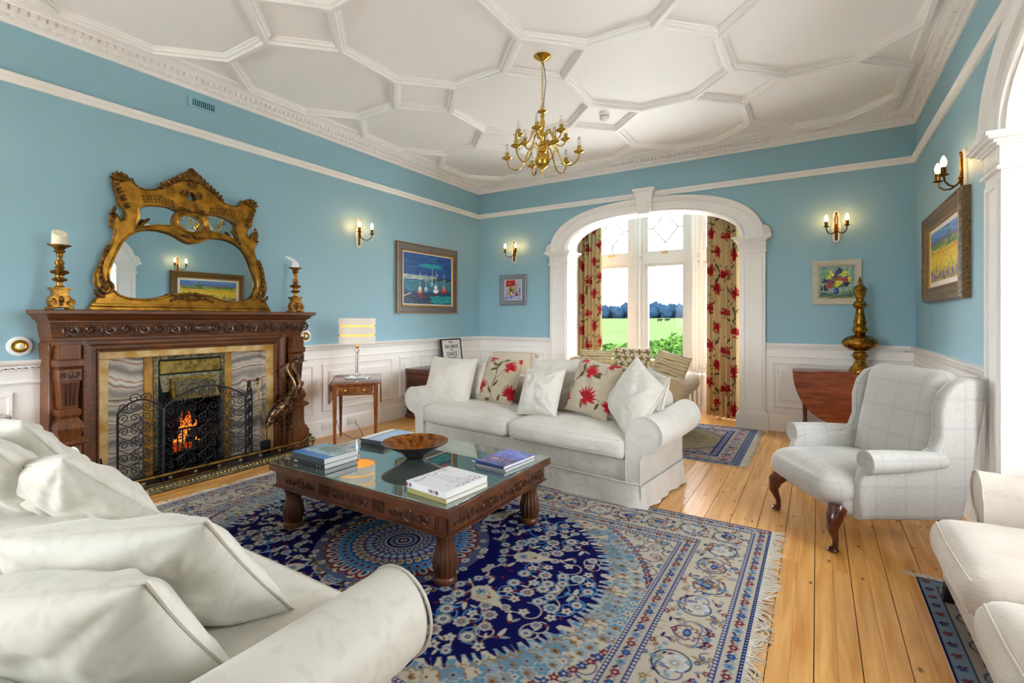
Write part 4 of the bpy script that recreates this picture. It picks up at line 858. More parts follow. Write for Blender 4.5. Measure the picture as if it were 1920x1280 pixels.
picture('flower_painting', (.188, YB, 1.755), 0, .47, .505, .07, FR3, 'limed_oak', c, 'still life of yellow and violet flowers in a pale limed wood frame')
# yellow field
c = Canvas(1.1, .5, 330, 150, '#f2d21c'); c.rect(0, 1.1, .36, .5, '#4a86d0'); rough_fill(c, 120, ['#3c78c8', '#5b94d8', '#6fa2dc', '#4a6fb4'], .41, .5, .15, .02, 31); rough_fill(c, 110, ['#6a6fa0', '#7a6a94', '#54679a'], .375, .41, .1, .014, 32); rough_fill(c, 160, ['#3c8a3a', '#5aa044', '#2f6f34', '#86b04a'], .31, .37, .07, .014, 33); rough_fill(c, 40, ['#d98a3c', '#c8553a', '#e0a45c'], .345, .37, .03, .008, 34)
rough_fill(c, 240, ['#f4d81e', '#f0c818', '#e8b020', '#f6e03a'], .1, .31, .1, .014, 35); rough_fill(c, 60, ['#e2a028', '#d8942a'], .26, .31, .1, .01, 36)
rnd = random.Random(8)
for k, (x, y, r) in enumerate(((.74, .385, .075), (.36, .36, .03), (.1, .35, .04))):
    for i in range(60): c.ell(x+rnd.gauss(0, r*.5), y+rnd.gauss(0, r*.32), r*.18, r*.14, rnd.choice(['#2c6a34', '#3f8a3c', '#1f5230', '#56a046']))
    c.line([(x, y-r), (x, y)], .01, '#4a3a26')
for i in range(420): x = rnd.uniform(0, 1.1); y = abs(rnd.gauss(0, .055)); c.line([(x, y), (x+rnd.gauss(0, .006), y+.03)], .009, rnd.choice(['#2a2a8a', '#3b35a8', '#4a3fa0', '#1f2470', '#f0d84a']))
wood('gold_brown_frame', '#8f6a34', '#4f3414', .35, .1, st=(8, 8, 8), sc=9); FR4 = [(0, 0), (0, .04), (.01, .062), (.025, .066), (.035, .055), (.05, .05), (.06, .056), (.075, .046), (.11, .03), (.118, .034), (.125, .026), (.125, 0)]
picture('field_painting', (XR, 5.19, 1.875), -PI/2, 1.42, .77, .125, FR4, 'gold_brown_frame', c, 'painting of a yellow field with trees in a heavy bronzed frame', .045, 'frame_gold')
# ---- vent grille
t = thing('vent_grille', 'blue-painted slotted air vent high above the mirror', 'vent', (XL, 2.34, 3.308), PI/2); mat('vent_blue', '#8fbecb', .5); mat('vent_dark', '#0f1418', .9)
mb = MB(); me_add(mb, curve_mesh([[(-.13, -.047), (.13, -.047), (.13, .047), (-.13, .047)]]+[[(-.097+.0178*i, -.03), (-.086+.0178*i, -.03), (-.086+.0178*i, .03), (-.097+.0178*i, .03)] for i in range(11)], .006, .002), Matrix.Translation((0, -.009, 0)) @ SWZ); obj('grille', mb, 'vent_blue', t); obj('duct', MB().box((-.1, -.003, -.03), (.1, .0, .03)), 'vent_dark', t)
# ---- round table at the edge
wood('dark_mahogany', '#4a2214', '#2c120a', .22, .5, st=(3, 3, 20))
t = thing('pedestal_table', 'small dark round pedestal table against the left wainscot', 'table', (-4.5, .735, 0)); obj('table_top', MB().lathe([(.25, .69), (.262, .695), (.262, .71), (.25, .716)], 36), 'dark_mahogany', t); obj('column', MB().lathe([(.03, .18), (.05, .25), (.028, .34), (.024, .55), (.04, .66), (.1, .69)], 16), 'dark_mahogany', t)
for i in range(3): a = i*2*PI/3+.4; obj('leg', MB().tube([(0, 0, .24), (.1*math.cos(a), .1*math.sin(a), .2), (.19*math.cos(a), .19*math.sin(a), .06), (.24*math.cos(a), .24*math.sin(a), .015)], [.03, .025, .018, .014], 8), 'dark_mahogany', t)
# ---- pembroke table with lamp
wood('satin_mahogany', '#8a4a20', '#64300f', .25, .4, st=(14, 14, 2)); wood('burr', '#8f5526', '#5e2f10', .25, .5, st=(9, 9, 9), sc=3.)
PT = Vector((-3.905, 3.325, 0)); PR = math.atan2(.73, .685)
t = thing('pembroke_table', 'small mahogany drop-leaf table with a drawer carrying the lamp', 'table', PT, PR)
obj('table_top', MB().rbox((-.235, -.02, .685), (.235, .84, .703), .006, 2), 'satin_mahogany', t)
for s in (-1, 1): obj('drop_leaf', MB().rbox((min(s*.238, s*.252), .0, .50), (max(s*.238, s*.252), .82, .70), .005, 1), 'satin_mahogany', t)
mb = MB().box((-.215, .005, .585), (-.2, .80, .685)).box((.2, .005, .585), (.215, .80, .685)).box((-.2, .79, .585), (.2, .80, .685)).box((-.215, .0, .672), (.215, .02, .685)).box((-.215, 0, .58), (.215, .02, .592)); obj('apron', mb, 'satin_mahogany', t)
d = obj('drawer', MB().rbox((-.165, -.008, .596), (.165, .3, .668), .004, 1), 'burr', t)
for s in (-1, 1): obj('knob', MB().lathe([(.006, 0), (.006, .01), (.012, .014), (.013, .02), (.006, .024)], 10, Matrix.Translation((s*.09, -.008, .632)) @ Matrix.Rotation(PI/2, 4, 'X')), 'brass', d)
for sx_ in (-1, 1):
    for y in (.022, .778):
        lg = MB(); lg.loft([[(sx_*.195+a*w, y+b*w, z) for a, b in ((-1, -1), (1, -1), (1, 1), (-1, 1))] for w, z in ((.011, .03), (.02, .56), (.022, .685))]); o = obj('leg', lg, 'satin_mahogany', t); obj('castor', MB().ball((sx_*.195, y, .015), .015, 8, 6), 'brass', o)
mat('crystal', '#ffffff', .02, trans=1., ior=1.45); mat('chrome', '#d6d8da', .08, 1.); mat('glass_disc', '#a9c2c0', .03, .6)
bx_ = PT+Matrix.Rotation(PR, 3, 'Z') @ Vector((0.0, .42, .703))
t = thing('table_lamp', 'table lamp with banded cream drum shade on a glass column', 'lamp', bx_)
obj('base_disc', MB().lathe([(.135, 0), (.137, .004), (.135, .01), (.02, .011)], 40), 'glass_disc', t); obj('base_block', MB().lathe([(.07, .011), (.07, .028), (.045, .03), (.045, .045), (.02, .047)], 28), 'crystal', t)
obj('glass_column', MB().lathe([(.021, .046), (.021, .27), (.015, .275)], 20), 'crystal', t); obj('rod', MB().cyl((0, 0, .04), (0, 0, .56), .006, n=8), 'chrome', t); obj('crystal_ball', MB().ball((0, 0, .305), .03, 16, 10), 'crystal', t); obj('collar', MB().lathe([(.014, .335), (.018, .34), (.012, .36), (.008, .4)], 14), 'chrome', t)
mat('shade_linen', '#e9e0d2', .8, emis='#ffdcae', estr=.015, bump=.2, bscale=300); mat('shade_inner', '#f3c877', .7, emis='#ffb13c', estr=.22)
sh = MB(); 
for z0, z1 in ((.375, .452), (.474, .551), (.573, .645)): sh.lathe([(.186, z0), (.19, z0), (.19, z1), (.186, z1), (.186, z0)], 48, caps=False)
shade = obj('shade', sh, 'shade_linen', t); obj('shade_lining', MB().lathe([(.176, .377), (.178, .377), (.178, .643), (.176, .643), (.176, .377)], 48, caps=False), 'shade_inner', shade)
mb = MB()
for i in range(3): a = i*2*PI/3; mb.cyl((0, 0, .56), (.178*math.cos(a), .178*math.sin(a), .56), .003, n=5)
obj('spider', mb, 'chrome', shade); obj('bulb', MB().ball((0, 0, .5), (.03, .03, .045), 12, 8), 'lit_lamp' if 'lit_lamp' in MATS else mat('lit_lamp', '#ffffff', .4, emis='#ffcf8a', estr=4.), t)
# sockets and cable
mat('socket_white', '#efefee', .35)
for y, lab in ((3.66, 'white double wall socket behind the lamp table leg'), (4.02, 'white wall socket with the lamp plug')):
    t = thing('wall_socket', lab, 'socket', (XL+.04, y, .115), PI/2); obj('plate', MB().rbox((-.073, -.01, -.043), (.073, 0, .043), .004, 2), 'socket_white', t)
    mb = MB()
    for s in (-1, 1):
        for a, b in ((0, .014), (-.01, -.006), (.01, -.006)): mb.box((s*.036+a-.003, -.011, b-.003), (s*.036+a+.003, -.0095, b+.003))
    obj('pin_hole', mb, 'vent_dark', t)
mat('cable_black', '#1a1a1a', .5); w_ = Matrix.Rotation(PR, 3, 'Z'); q = lambda x, y, z: tuple(PT+w_ @ Vector((x, y, 0))+Vector((0, 0, z)))
tag(obj('lamp_cable', MB().tube([q(0, .52, .708), q(-.14, .6, .709), q(-.262, .66, .706), q(-.27, .67, .6), q(-.26, .7, .3), q(-.2, .74, .06), q(-.05, .6, .006), q(.05, .72, .006), (-4.6, 4.0, .006), (-4.68, 4.03, .05), (-4.765, 4.05, .1)], .0035, 6), 'cable_black'), 'thin black lamp cable trailing to the floor socket', 'cable')
# ---- chest, sign, heater
wood('old_oak', '#6b3519', '#3a180a', .35, .3, st=(3, 12, 12)); 
t = thing('wooden_chest', 'old dark reddish wooden chest in the corner behind the sofa', 'chest', (-4.52, 5.45, 0))
obj('body', MB().rbox((-.2, -.56, .05), (.22, .56, .60), .008, 1), 'old_oak', t); obj('lid', MB().rbox((-.215, -.58, .60), (.24, .58, .67), .012, 2), 'old_oak', t); obj('plinth', MB().rbox((-.21, -.58, 0), (.235, .58, .06), .006, 1), 'old_oak', t)
mb = MB(); mb.rbox((.22, -.4, .15), (.226, .4, .5), .002, 1); mb.tube([(.228, -.0+px, .4+pz) for px, pz in spiral(0, 0, .05, .03, 0, 1, 16)], .008, 6); obj('carved_panel', mb, 'carved_wood', t); obj('side_panel', MB().rbox((-.15, -.567, .15), (.17, -.559, .5), .003, 1), 'carved_wood', t)
t = thing('typographic_sign', 'black-framed sign with words about champagne and dancing on the chest', 'sign', (-4.655, 5.80, .671)); t.rotation_euler = (-.13, 0, PI/2); t.rotation_mode = 'XYZ'; mat('sign_black', '#16171a', .4); mat('sign_paper', '#e4e2de', .6)
t.rotation_mode = 'QUATERNION'; t.rotation_quaternion = (Matrix.Rotation(PI/2, 3, 'Z') @ Matrix.Rotation(-.13, 3, 'X')).to_quaternion()
mb = MB(); me_add(mb, curve_mesh([[(-.235, 0), (.235, 0), (.235, .37), (-.235, .37)], [(-.215, .02), (.215, .02), (.215, .35), (-.215, .35)]], .014), SWZ); obj('frame', mb, 'sign_black', t); obj('paper', MB().box((-.216, -.006, .018), (.216, .004, .352)), 'sign_paper', t)
TM = Matrix(((1,0,0,0),(0,0,-1,-.0068),(0,1,0,0),(0,0,0,1)))
for s_, z, txt, wx in ((.034, .304, 'TIME TO', .9), (.074, .228, 'DRINK CHAMPAGNE', .45), (.03, .193, 'AND', 1.), (.09, .11, 'DANCE', .78), (.034, .073, 'ON THE TABLE', .85)):
    mb = MB(); text_mb(mb, txt, s_, Matrix.Translation((0, 0, z)) @ TM, .0005, 'CENTER', wx, .0006); obj('lettering', mb, 'sign_black', t, smooth=False, fixn=False, kind='stuff')
obj('easel_leg', MB().box((-.26, -.02, 0), (-.235, .012, .012)), 'sign_black', t)
t = thing('panel_heater', 'cream storage heater box against the wainscot by the arch', 'heater', (-4.06, YB-.06, 0)); mat('heater_cream', '#e2d3bb', .45)
obj('body', MB().rbox((-.36, -.1, .12), (.33, 0, .81), .012, 2), 'heater_cream', t); mb = MB().rbox((.332, -.1, .13), (.40, -.005, .80), .02, 3); obj('side_cover', mb, 'heater_cream', t); obj('grille', MB().box((-.3, -.108, .2), (.28, -.1, .24)), 'vent_dark', t)
for x in (-.28, .26): obj('foot', MB().box((x-.03, -.1, 0), (x+.03, 0, .12)), 'heater_cream', t)
# ================================================================== CHANDELIER AND ALARM
mat('polished_brass', '#d9b34e', .14, 1.); mat('bulb_glass', '#fbfaf6', .03, trans=1., ior=1.2); mat('filament', '#e0a860', .4)
mat('candle_card', '#b89a3c', .35, .7)
ch = thing('chandelier', 'twelve-arm polished brass chandelier hanging from the ceiling', 'chandelier', (-1.962, 3.64, 0))
def cp(name, mb, m, parent=None): return obj(name, mb, m, parent or ch)
cp('ceiling_rose', MB().lathe([(.072, ZC+.002), (.072, ZC-.006), (.06, ZC-.016), (.035, ZC-.03), (.014, ZC-.045), (.01, ZC-.06)], 28), 'polished_brass')
lk = MB()
for i in range(17):
    z = ZC-.065-i*.0225; c_ = [(.008*math.cos(t), 0, z+.014*math.sin(t)) if i % 2 else (0, .008*math.cos(t), z+.014*math.sin(t)) for t in [2*PI*k/10 for k in range(10)]]; lk.tube(c_, .0022, 4, closed=True)
cp('chain', lk, 'polished_brass'); cp('flex', MB().tube([(.008, 0, ZC-.06), (.022, 0, 3.42), (.03, .004, 3.32), (.018, 0, 3.22), (.01, 0, 3.12)], .003, 6), 'cable_black')
cp('stem', MB().lathe([(.006, 3.12), (.01, 3.11), (.012, 3.1), (.04, 3.088), (.042, 3.083), (.015, 3.072), (.012, 3.06), (.02, 3.05), (.02, 3.042), (.012, 3.035), (.022, 3.0), (.024, 2.985), (.014, 2.94), (.013, 2.915), (.024, 2.905), (.03, 2.885), (.03, 2.865), (.02, 2.85), (.016, 2.835), (.03, 2.815), (.032, 2.80), (.018, 2.785), (.02, 2.775), (.036, 2.765), (.036, 2.745), (.02, 2.735), (.022, 2.728)], 20), 'polished_brass')
cp('ball', MB().lathe([(.02, 2.73), (.045, 2.72), (.06, 2.695), (.064, 2.67), (.058, 2.64), (.04, 2.618), (.018, 2.606), (.01, 2.6), (.012, 2.588), (.006, 2.575), (.008, 2.566), (.003, 2.55), (.001, 2.53)], 24), 'polished_brass')
cp('top_ring', MB().tube([(.018*math.cos(t), 0, 3.118+.018*math.sin(t)) for t in [2*PI*k/16 for k in range(16)]], .003, 6, closed=True), 'polished_brass')
LOW = [(.03, 2.755), (.05, 2.785), (.08, 2.80), (.108, 2.785), (.128, 2.745), (.145, 2.70), (.165, 2.655), (.2, 2.62), (.24, 2.613), (.278, 2.632), (.303, 2.672), (.31, 2.712)]
UPP = [(.026, 2.875), (.042, 2.905), (.066, 2.915), (.088, 2.9), (.1, 2.865), (.115, 2.832), (.14, 2.81), (.17, 2.81), (.195, 2.83), (.207, 2.862)]
for pth, off in ((LOW, .28), (UPP, .28+PI/6)):
    for k in range(6):
        a = off+k*PI/3; ca, sa = math.cos(a), math.sin(a); R = lambda r, z: (r*ca, r*sa, z)
        arm = cp('arm', MB().tube([R(r, z) for r, z in pth], .0058, 7), 'polished_brass'); e = pth[-1]; m_ = len(pth)//2-1
        kn = MB()
        for q in (-1, 0, 1): kn.ball(R(pth[m_-1][0]+q*.006, pth[m_-1][1]-q*.014), .0105 if q == 0 else .008, 8, 5)
        obj('knop', kn, 'polished_brass', arm)
        T = Matrix.Translation(R(*e))
        obj('drip_pan', MB().lathe([(.008, -.012), (.014, -.004), (.036, .002), (.045, .01), (.043, .012), (.012, .008)], 18, T), 'polished_brass', arm)
        obj('candle_sleeve', MB().lathe([(.014, .006), (.0165, .01), (.0165, .055), (.012, .057)], 12, T), 'candle_card', arm)
        obj('bulb', MB().lathe([(.009, .056), (.015, .072), (.0165, .088), (.012, .112), (.005, .13), (.001, .135)], 12, T), 'bulb_glass', arm)
        obj('filament', MB().tube([R(e[0]-.003, e[1]+.07), R(e[0], e[1]+.1), R(e[0]+.003, e[1]+.07)], .0012, 4), 'filament', arm)
        if k % 2 == 0 and pth is LOW: obj('scroll_hook', MB().tube([R(.045+px, 2.725+pz) for px, pz in spiral(.0, 0, .022, .008, 1.0, -1.2, 12)], .003, 5), 'polished_brass', arm)
al = thing('smoke_alarm', 'round white smoke detector in a ceiling diamond', 'smoke alarm', (-1.951, 5.03, ZC)); mat('alarm_white', '#eeece8', .4); mat('alarm_grey', '#8d9296', .5)
obj('base', MB().lathe([(.055, .002), (.055, -.02), (.05, -.024)], 24), 'alarm_white', al); obj('vent_band', MB().lathe([(.047, -.022), (.047, -.036)], 24), 'alarm_grey', al); obj('dome', MB().lathe([(.05, -.034), (.05, -.044), (.04, -.06), (.022, -.07), (.006, -.072)], 24), 'alarm_white', al)
# ================================================================== RUGS
mat('rug_pile', '#ffffff', .92, attr='paint', spec=.05, bump=.35, bscale=420, bdist=.003); mat('fringe_wool', '#c9c2b6', .95)
NAVY, BLU, LBL, CRM, MAR, TAN, GRY = '#0d1048', '#213a74', '#56829f', '#b0a798', '#671c2a', '#82693f', '#7d838b'
def poisson(rnd, inside, x1, y1, dmin, tries):
    P = []
    for _ in range(tries):
        p = (rnd.uniform(-.02, x1), rnd.uniform(-.02, y1))
        if inside(*p) and all((p[0]-q[0])**2+(p[1]-q[1])**2 > dmin*dmin for q in P): P.append(p)
    return P
def rug_quarter(w, h, W, H, seed):
    c = Canvas(w, h, W, H, CRM); rnd = random.Random(seed); rx, ry = 1.20, .95
    def palmette(x, y, r, cols, ang=0):
        c.flower(x, y, r, 8, cols[0], ang); c.flower(x, y, r*.74, 8, cols[1], ang+.3); c.ell(x, y, r*.36, r*.36, cols[2]); c.ell(x, y, r*.16, r*.16, cols[0])
    def vines(P, dmax, cols, lw, prob):
        for i, p in enumerate(P):
            for q in P[i+1:]:
                d = math.hypot(p[0]-q[0], p[1]-q[1])
                if d < dmax and rnd.random() < prob:
                    b = rnd.choice((-1, 1))*rnd.uniform(.25, .5); nx, ny = -(q[1]-p[1])*b, (q[0]-p[0])*b
                    c.line([((1-t)**2*p[0]+2*t*(1-t)*((p[0]+q[0])/2+nx)+t*t*q[0], (1-t)**2*p[1]+2*t*(1-t)*((p[1]+q[1])/2+ny)+t*t*q[1]) for t in [k/9 for k in range(10)]], lw, rnd.choice(cols))
                    c.leaf((p[0]+q[0])/2+nx*.5, (p[1]+q[1])/2+ny*.5, .04, .011, rnd.uniform(0, 6), rnd.choice(cols))
    def hooks(P, cols, r, lw, prob):
        for x, y in P:
            if rnd.random() < prob: c.line(spiral(x+rnd.uniform(-.03, .03), y+rnd.uniform(-.03, .03), r*rnd.uniform(.7, 1.2), r*.3, rnd.uniform(0, 6), rnd.choice((-.8, .8)), 14), lw, rnd.choice(cols))
    # cream spandrels
    out = lambda x, y: (x/rx)**2+(y/ry)**2 > 1.25
    P = poisson(rnd, out, w, h, .072, 2200); hooks(P, (NAVY, NAVY, BLU), .06, .006, .8); vines(P, .12, (NAVY, TAN, BLU), .005, .5)
    for x, y in P: palmette(x, y, rnd.uniform(.018, .034), rnd.choice([(MAR, CRM, BLU), (BLU, LBL, CRM), (GRY, CRM, MAR), (NAVY, LBL, CRM), (TAN, LBL, MAR)]), rnd.uniform(0, 1))
    # collar of small pale-blue flowers round the disc
    for row_, (q, n, r) in enumerate(((1.05, 40, .05), (1.10, 38, .046), (1.155, 38, .036))):
        for k in range(n):
            t = (k+(.5 if row_ % 2 else 0))/n*PI/2+rnd.uniform(-.008, .008); ex, ey = rx*q*math.cos(t), ry*q*math.sin(t)
            c.flower(ex, ey, r*1.15, 6, TAN if row_ == 1 else CRM, t); c.flower(ex, ey, r, 6, rnd.choice((LBL, LBL, CRM, '#7f97a6', GRY)), t); c.flower(ex, ey, r*.5, 5, rnd.choice((CRM, TAN, GRY)), t, rnd.choice((BLU, MAR, NAVY)))
    for k in range(44): t = (k+.5)/44*PI/2; ex, ey = rx*1.205*math.cos(t), ry*1.205*math.sin(t); c.flower(ex, ey, .021, 5, MAR if k % 2 else BLU, t, CRM)
    # navy disc with toothed edge
    c.ell(0, 0, rx, ry, NAVY)
    for k in range(40):
        t = (k+.3)/40*PI/2; ex, ey = rx*math.cos(t), ry*math.sin(t); c.leaf(ex*.97, ey*.97, .085, .02, t+rnd.uniform(-.3, .3), NAVY)
    ins = lambda x, y: .26 < (x/rx)**2+(y/ry)**2 < .97
    P = poisson(rnd, ins, w, h, .07, 4200); vines(P, .11, (CRM, CRM, '#4f86bd', TAN), .0055, .42); hooks(P, (CRM, LBL, '#4f86bd'), .075, .006, .35)
    for i, (x, y) in enumerate(P):
        k = rnd.random()
        if k < .55: palmette(x, y, rnd.uniform(.024, .04), rnd.choice([(CRM, GRY, MAR), (CRM, LBL, MAR), (GRY, CRM, BLU), (LBL, CRM, MAR)]), rnd.uniform(0, 1))
        elif k < .8: c.flower(x, y, .026, 5, CRM, rnd.uniform(0, 6), rnd.choice((MAR, BLU, LBL)))
        else:
            a = rnd.uniform(0, 6); c.leaf(x, y, .07, .018, a, CRM); c.leaf(x, y, .055, .014, a+1.1, rnd.choice((LBL, GRY))); c.ell(x, y, .01, .01, MAR)
        if rnd.random() < .3: c.ell(x+.04, y-.02, .012, .008, MAR, rnd.uniform(0, 3))
    for (q, t) in ((.66, .35), (.66, 1.2)):   # shield cartouches
        x, y = rx*q*math.cos(t), ry*q*math.sin(t); c.ell(x, y, .085, .055, CRM, t); c.leaf(x+.05*math.cos(t), y+.05*math.sin(t), .09, .035, t, CRM); c.line(spiral(x, y, .045, .015, t, 1.2, 16), .005, TAN); c.flower(x-.03*math.cos(t), y-.03*math.sin(t), .026, 5, LBL, 0, MAR); c.ell(x+.035, y+.01, .012, .009, MAR)
    # centre rosette
    R0 = .47; c.ell(0, 0, R0+.05, R0+.03, '#4a5272')
    for k in range(40): t = rnd.uniform(0, PI/2); q = rnd.uniform(.34, .52); c.flower(q*math.cos(t), q*math.sin(t), .022, 6, rnd.choice((CRM, TAN, LBL, '#b9b2a4')), 0, NAVY)
    for rr, n, s, cols in ((.40, 10, .055, (MAR, CRM, BLU)), (.34, 12, .042, ('#3f79b4', LBL, MAR)), (.265, 9, .046, (BLU, CRM, TAN)), (.20, 8, .036, (MAR, '#5b93c4', CRM)), (.145, 6, .034, (BLU, CRM, NAVY))):
        for k in range(n+1): t = (k/n)*PI/2+(0 if n % 2 else PI/4/n); x, y = rr*math.cos(t), rr*math.sin(t); c.ell(x, y, s, s*.72, cols[0], t); c.ell(x, y, s*.72, s*.48, cols[1], t); c.ell(x, y, s*.36, s*.24, cols[2], t)
    for rr, col in ((.112, CRM), (.10, NAVY), (.082, GRY), (.066, BLU), (.05, CRM), (.036, NAVY), (.02, CRM), (.009, MAR)): c.ell(0, 0, rr, rr, col)
    # borders, from the inside out
    def band(o0, o1, col):
        c.rect(w-o1, w-o0, 0, h-o0, col); c.rect(0, w-o0, h-o1, h-o0, col)
    bandP = lambda x, y: (x > w-.35 or y > h-.35) and x < w-.11 and y < h-.11
    band(0, .47, CRM); PB = poisson(rnd, bandP, w, h, .062, 3000); hooks(PB, (NAVY, BLU, TAN), .035, .0045, .8); vines(PB, .1, (NAVY, TAN, GRY), .0042, .4)
    for x, y in PB: c.flower(x, y, rnd.uniform(.012, .02), 5, rnd.choice((LBL, GRY, MAR, BLU, TAN)), rnd.uniform(0, 6), CRM)
    band(.445, .468, BLU); band(.352, .375, BLU); band(.375, .445, '#a39b8f'); band(.085, .108, BLU); band(.012, .085, '#a8a094'); band(0, .014, NAVY)
    def along(o, step, fn):
        n = int((w-o)/step)
        for i in range(n+1): fn((w-o)*i/n, h-o, 0, i)
        n = int((h-o)/step)
        for i in range(n): fn(w-o, (h-o)*i/n, PI/2, i)
    for o in (.4565, .3635, .0965): along(o, .021, lambda x, y, a, i: c.ell(x, y, .0068, .0068, CRM))
    along(.007, .02, lambda x, y, a, i: c.ell(x, y, .004, .004, '#8fa6cc'))
    for o in (.41, .048):
        along(o, .06, lambda x, y, a, i: (c.flower(x, y, .02, 6, (MAR, BLU, LBL)[i % 3], 0, (CRM, LBL, MAR)[i % 3]), c.leaf(x+.02*math.cos(a), y+.02*math.sin(a), .035, .01, a+.6, NAVY if i % 2 else MAR), c.leaf(x+.02*math.cos(a), y+.02*math.sin(a), .03, .008, a-.7, GRY)))
    def main(x, y, a, i):
        s = 1 if i % 2 else -1; nx, ny = -math.sin(a), math.cos(a)
        c.line(spiral(x, y, .095, .04, a+s*.4, s*1.05, 26), .0075, NAVY); c.line(spiral(x+.05*math.cos(a), y+.05*math.sin(a), .07, .03, a+2.4, -s*.8, 20), .0055, BLU)
        k = i % 3
        if k == 0: c.flower(x, y, .055, 9, MAR, a, None, .2); c.flower(x, y, .046, 9, CRM, a, None, .2); c.ell(x, y, .03, .018, BLU, a); c.ell(x, y, .014, .009, LBL, a)
        elif k == 1: palmette(x, y, .05, ('#aeb9c6', CRM, '#8f8a84'), a)
        else: c.flower(x, y, .034, 7, BLU, a, MAR); c.leaf(x, y, .07, .02, a+1.0, LBL); c.leaf(x, y, .07, .02, a-1.2, TAN)
        for q in range(4): t = a+q*1.6+.5; c.leaf(x+.09*math.cos(t), y+.09*math.sin(t), .035, .009, t+1.3, (NAVY, LBL, TAN, MAR)[q]); 
        for q in range(7): xx, yy = x+rnd.uniform(-.1, .1), y+rnd.uniform(-.1, .1); c.leaf(xx, yy, .03, .008, rnd.uniform(0, 6), rnd.choice((NAVY, LBL, TAN, MAR, GRY, BLU))); c.flower(x+rnd.uniform(-.1, .1), y+rnd.uniform(-.1, .1), .012, 5, rnd.choice((LBL, MAR, BLU, TAN)), 0, CRM)
        c.flower(x+nx*.08*s, y+ny*.08*s, .018, 5, LBL, a, TAN); c.flower(x-nx*.085*s+.03, y-ny*.085*s, .015, 5, MAR, a, CRM)
    along(.23, .19, main)
    return c
def rug(name, label, x0, x1, y0, y1, step, z, painter, fr=(1, 1)):
    w, h = x1-x0, y1-y0; W, H = int(w/2/step)+1, int(h/2/step)+1; q = painter(w/2, h/2, W, H).a
    full = np.concatenate([q[:, :0:-1], q], 1); full = np.concatenate([full[:0:-1], full], 0); HH, WW = full.shape[:2]
    X, Y = np.meshgrid(np.linspace(x0, x1, WW), np.linspace(y0, y1, HH)); Z = np.full_like(X, z); 
    t = thing(name, label, 'rug', ((x0+x1)/2, (y0+y1)/2, 0)); off = np.array([(x0+x1)/2, (y0+y1)/2, 0])
    me = grid_me('pile', np.stack([X, Y, Z], -1)-off); set_cols(me, full.reshape(-1, 3)); mobj('pile', me, 'rug_pile', t)
    obj('edge_binding', MB().box((x0-off[0], y0-off[1], .001), (x1-off[0], y1-off[1], z-.0008)), 'fringe_wool', t, smooth=False)
    mb = MB(); rnd = random.Random(5)
    for s, xe in ((-1, x0), (1, x1)):
        if not fr[0 if s < 0 else 1]: continue
        n = int(h/.0075)
        for i in range(n):
            y = y0+h*(i+.5)/n-off[1]; a = rnd.gauss(0, .35)+.5*math.sin(i*.11); l = rnd.uniform(.05, .095)
            pts = [(xe-off[0]-s*.004, y, z*.7)]; 
            for j in range(1, 5): pts.append((xe-off[0]+s*l*j/4*math.cos(a*j/4), y+l*j/4*math.sin(a*j/3)+rnd.gauss(0, .002), z*.6+.004*rnd.random()))
            mb.tube(pts, [.0032, .003, .0026, .0024, .0014], 4, caps=False)
        mb.box((min(xe, xe+s*.016)-off[0], y0-off[1], .002), (max(xe, xe+s*.016)-off[0], y1-off[1], z*.8))
    obj('fringe', mb, 'fringe_wool', t, kind='stuff', fixn=False)
    return t
rug('persian_rug', 'large navy and cream Persian medallion rug under the coffee table', -3.99, -.24, .86, 3.475, .0045, .011, lambda w, h, W, H: rug_quarter(w, h, W, H, 3))
def small_rug(fc, bc, seed):
    def f(w, h, W, H):
        c = Canvas(w, h, W, H, fc); rnd = random.Random(seed)
        for i in range(int(900*w*h)+120): x, y = rnd.uniform(0, w), rnd.uniform(0, h); c.leaf(x, y, .04, .012, rnd.uniform(-.5, .5), rnd.choice((NAVY, GRY, '#8a6a5a', '#b98d80', TAN)))
        e = min(w, h)-.2; c.ell(0, 0, w*.62, h*.6, '#8d8063')
        for i in range(60): x, y = rnd.uniform(0, w*.55), rnd.uniform(0, h*.5); c.leaf(x, y, .045, .014, rnd.uniform(-.4, .4), rnd.choice(('#5c6470', '#8d6f66', '#7a7f86')))
        for k in range(26): t = k/25*PI/2; c.ell(w*.62*math.cos(t), h*.6*math.sin(t), .02, .012, '#4a5262', t)
        def band(o0, o1, col): c.rect(w-o1, w-o0, 0, h-o0, col); c.rect(0, w-o0, h-o1, h-o0, col)
        band(0, .30, '#968d82'); band(.22, .235, NAVY); band(.235, .29, bc); band(.29, .3, NAVY); band(.0, .07, bc); band(.07, .078, NAVY); band(0, .008, NAVY)
        def along(o, step, fn):
            n = int((w-o)/step)
            for i in range(n+1): fn((w-o)*i/n, h-o, 0, i)
            n = int((h-o)/step)
            for i in range(n): fn(w-o, (h-o)*i/n, PI/2, i)
        for o in (.262, .036): along(o, .075, lambda x, y, a, i: (c.flower(x, y, .018, 5, (MAR, NAVY)[i % 2], 0, LBL), c.leaf(x, y, .03, .009, a+.8, MAR)))
        along(.148, .1, lambda x, y, a, i: (c.line(spiral(x, y, .06, .02, a, 1.1 if i % 2 else -1.1, 18), .007, NAVY), c.flower(x, y, .03, 6, ('#b0677a', '#8f93a8', MAR)[i % 3], 0, CRM), c.leaf(x, y, .05, .014, a+2, NAVY)))
        return c
    return f
rug('small_rug', 'small faded blue-grey rug with fringe in front of the window arch', -2.02, -.60, 4.86, 6.56, .008, .009, small_rug('#8b8272', '#626f86', 4))
rug('runner_rug', 'narrow blue-bordered rug partly under the beige sofa', .435, 1.25, 1.25, 3.27, .006, .009, small_rug('#938b7d', '#6d8090', 6), (0, 0))
mb = MB(); rnd = random.Random(8)
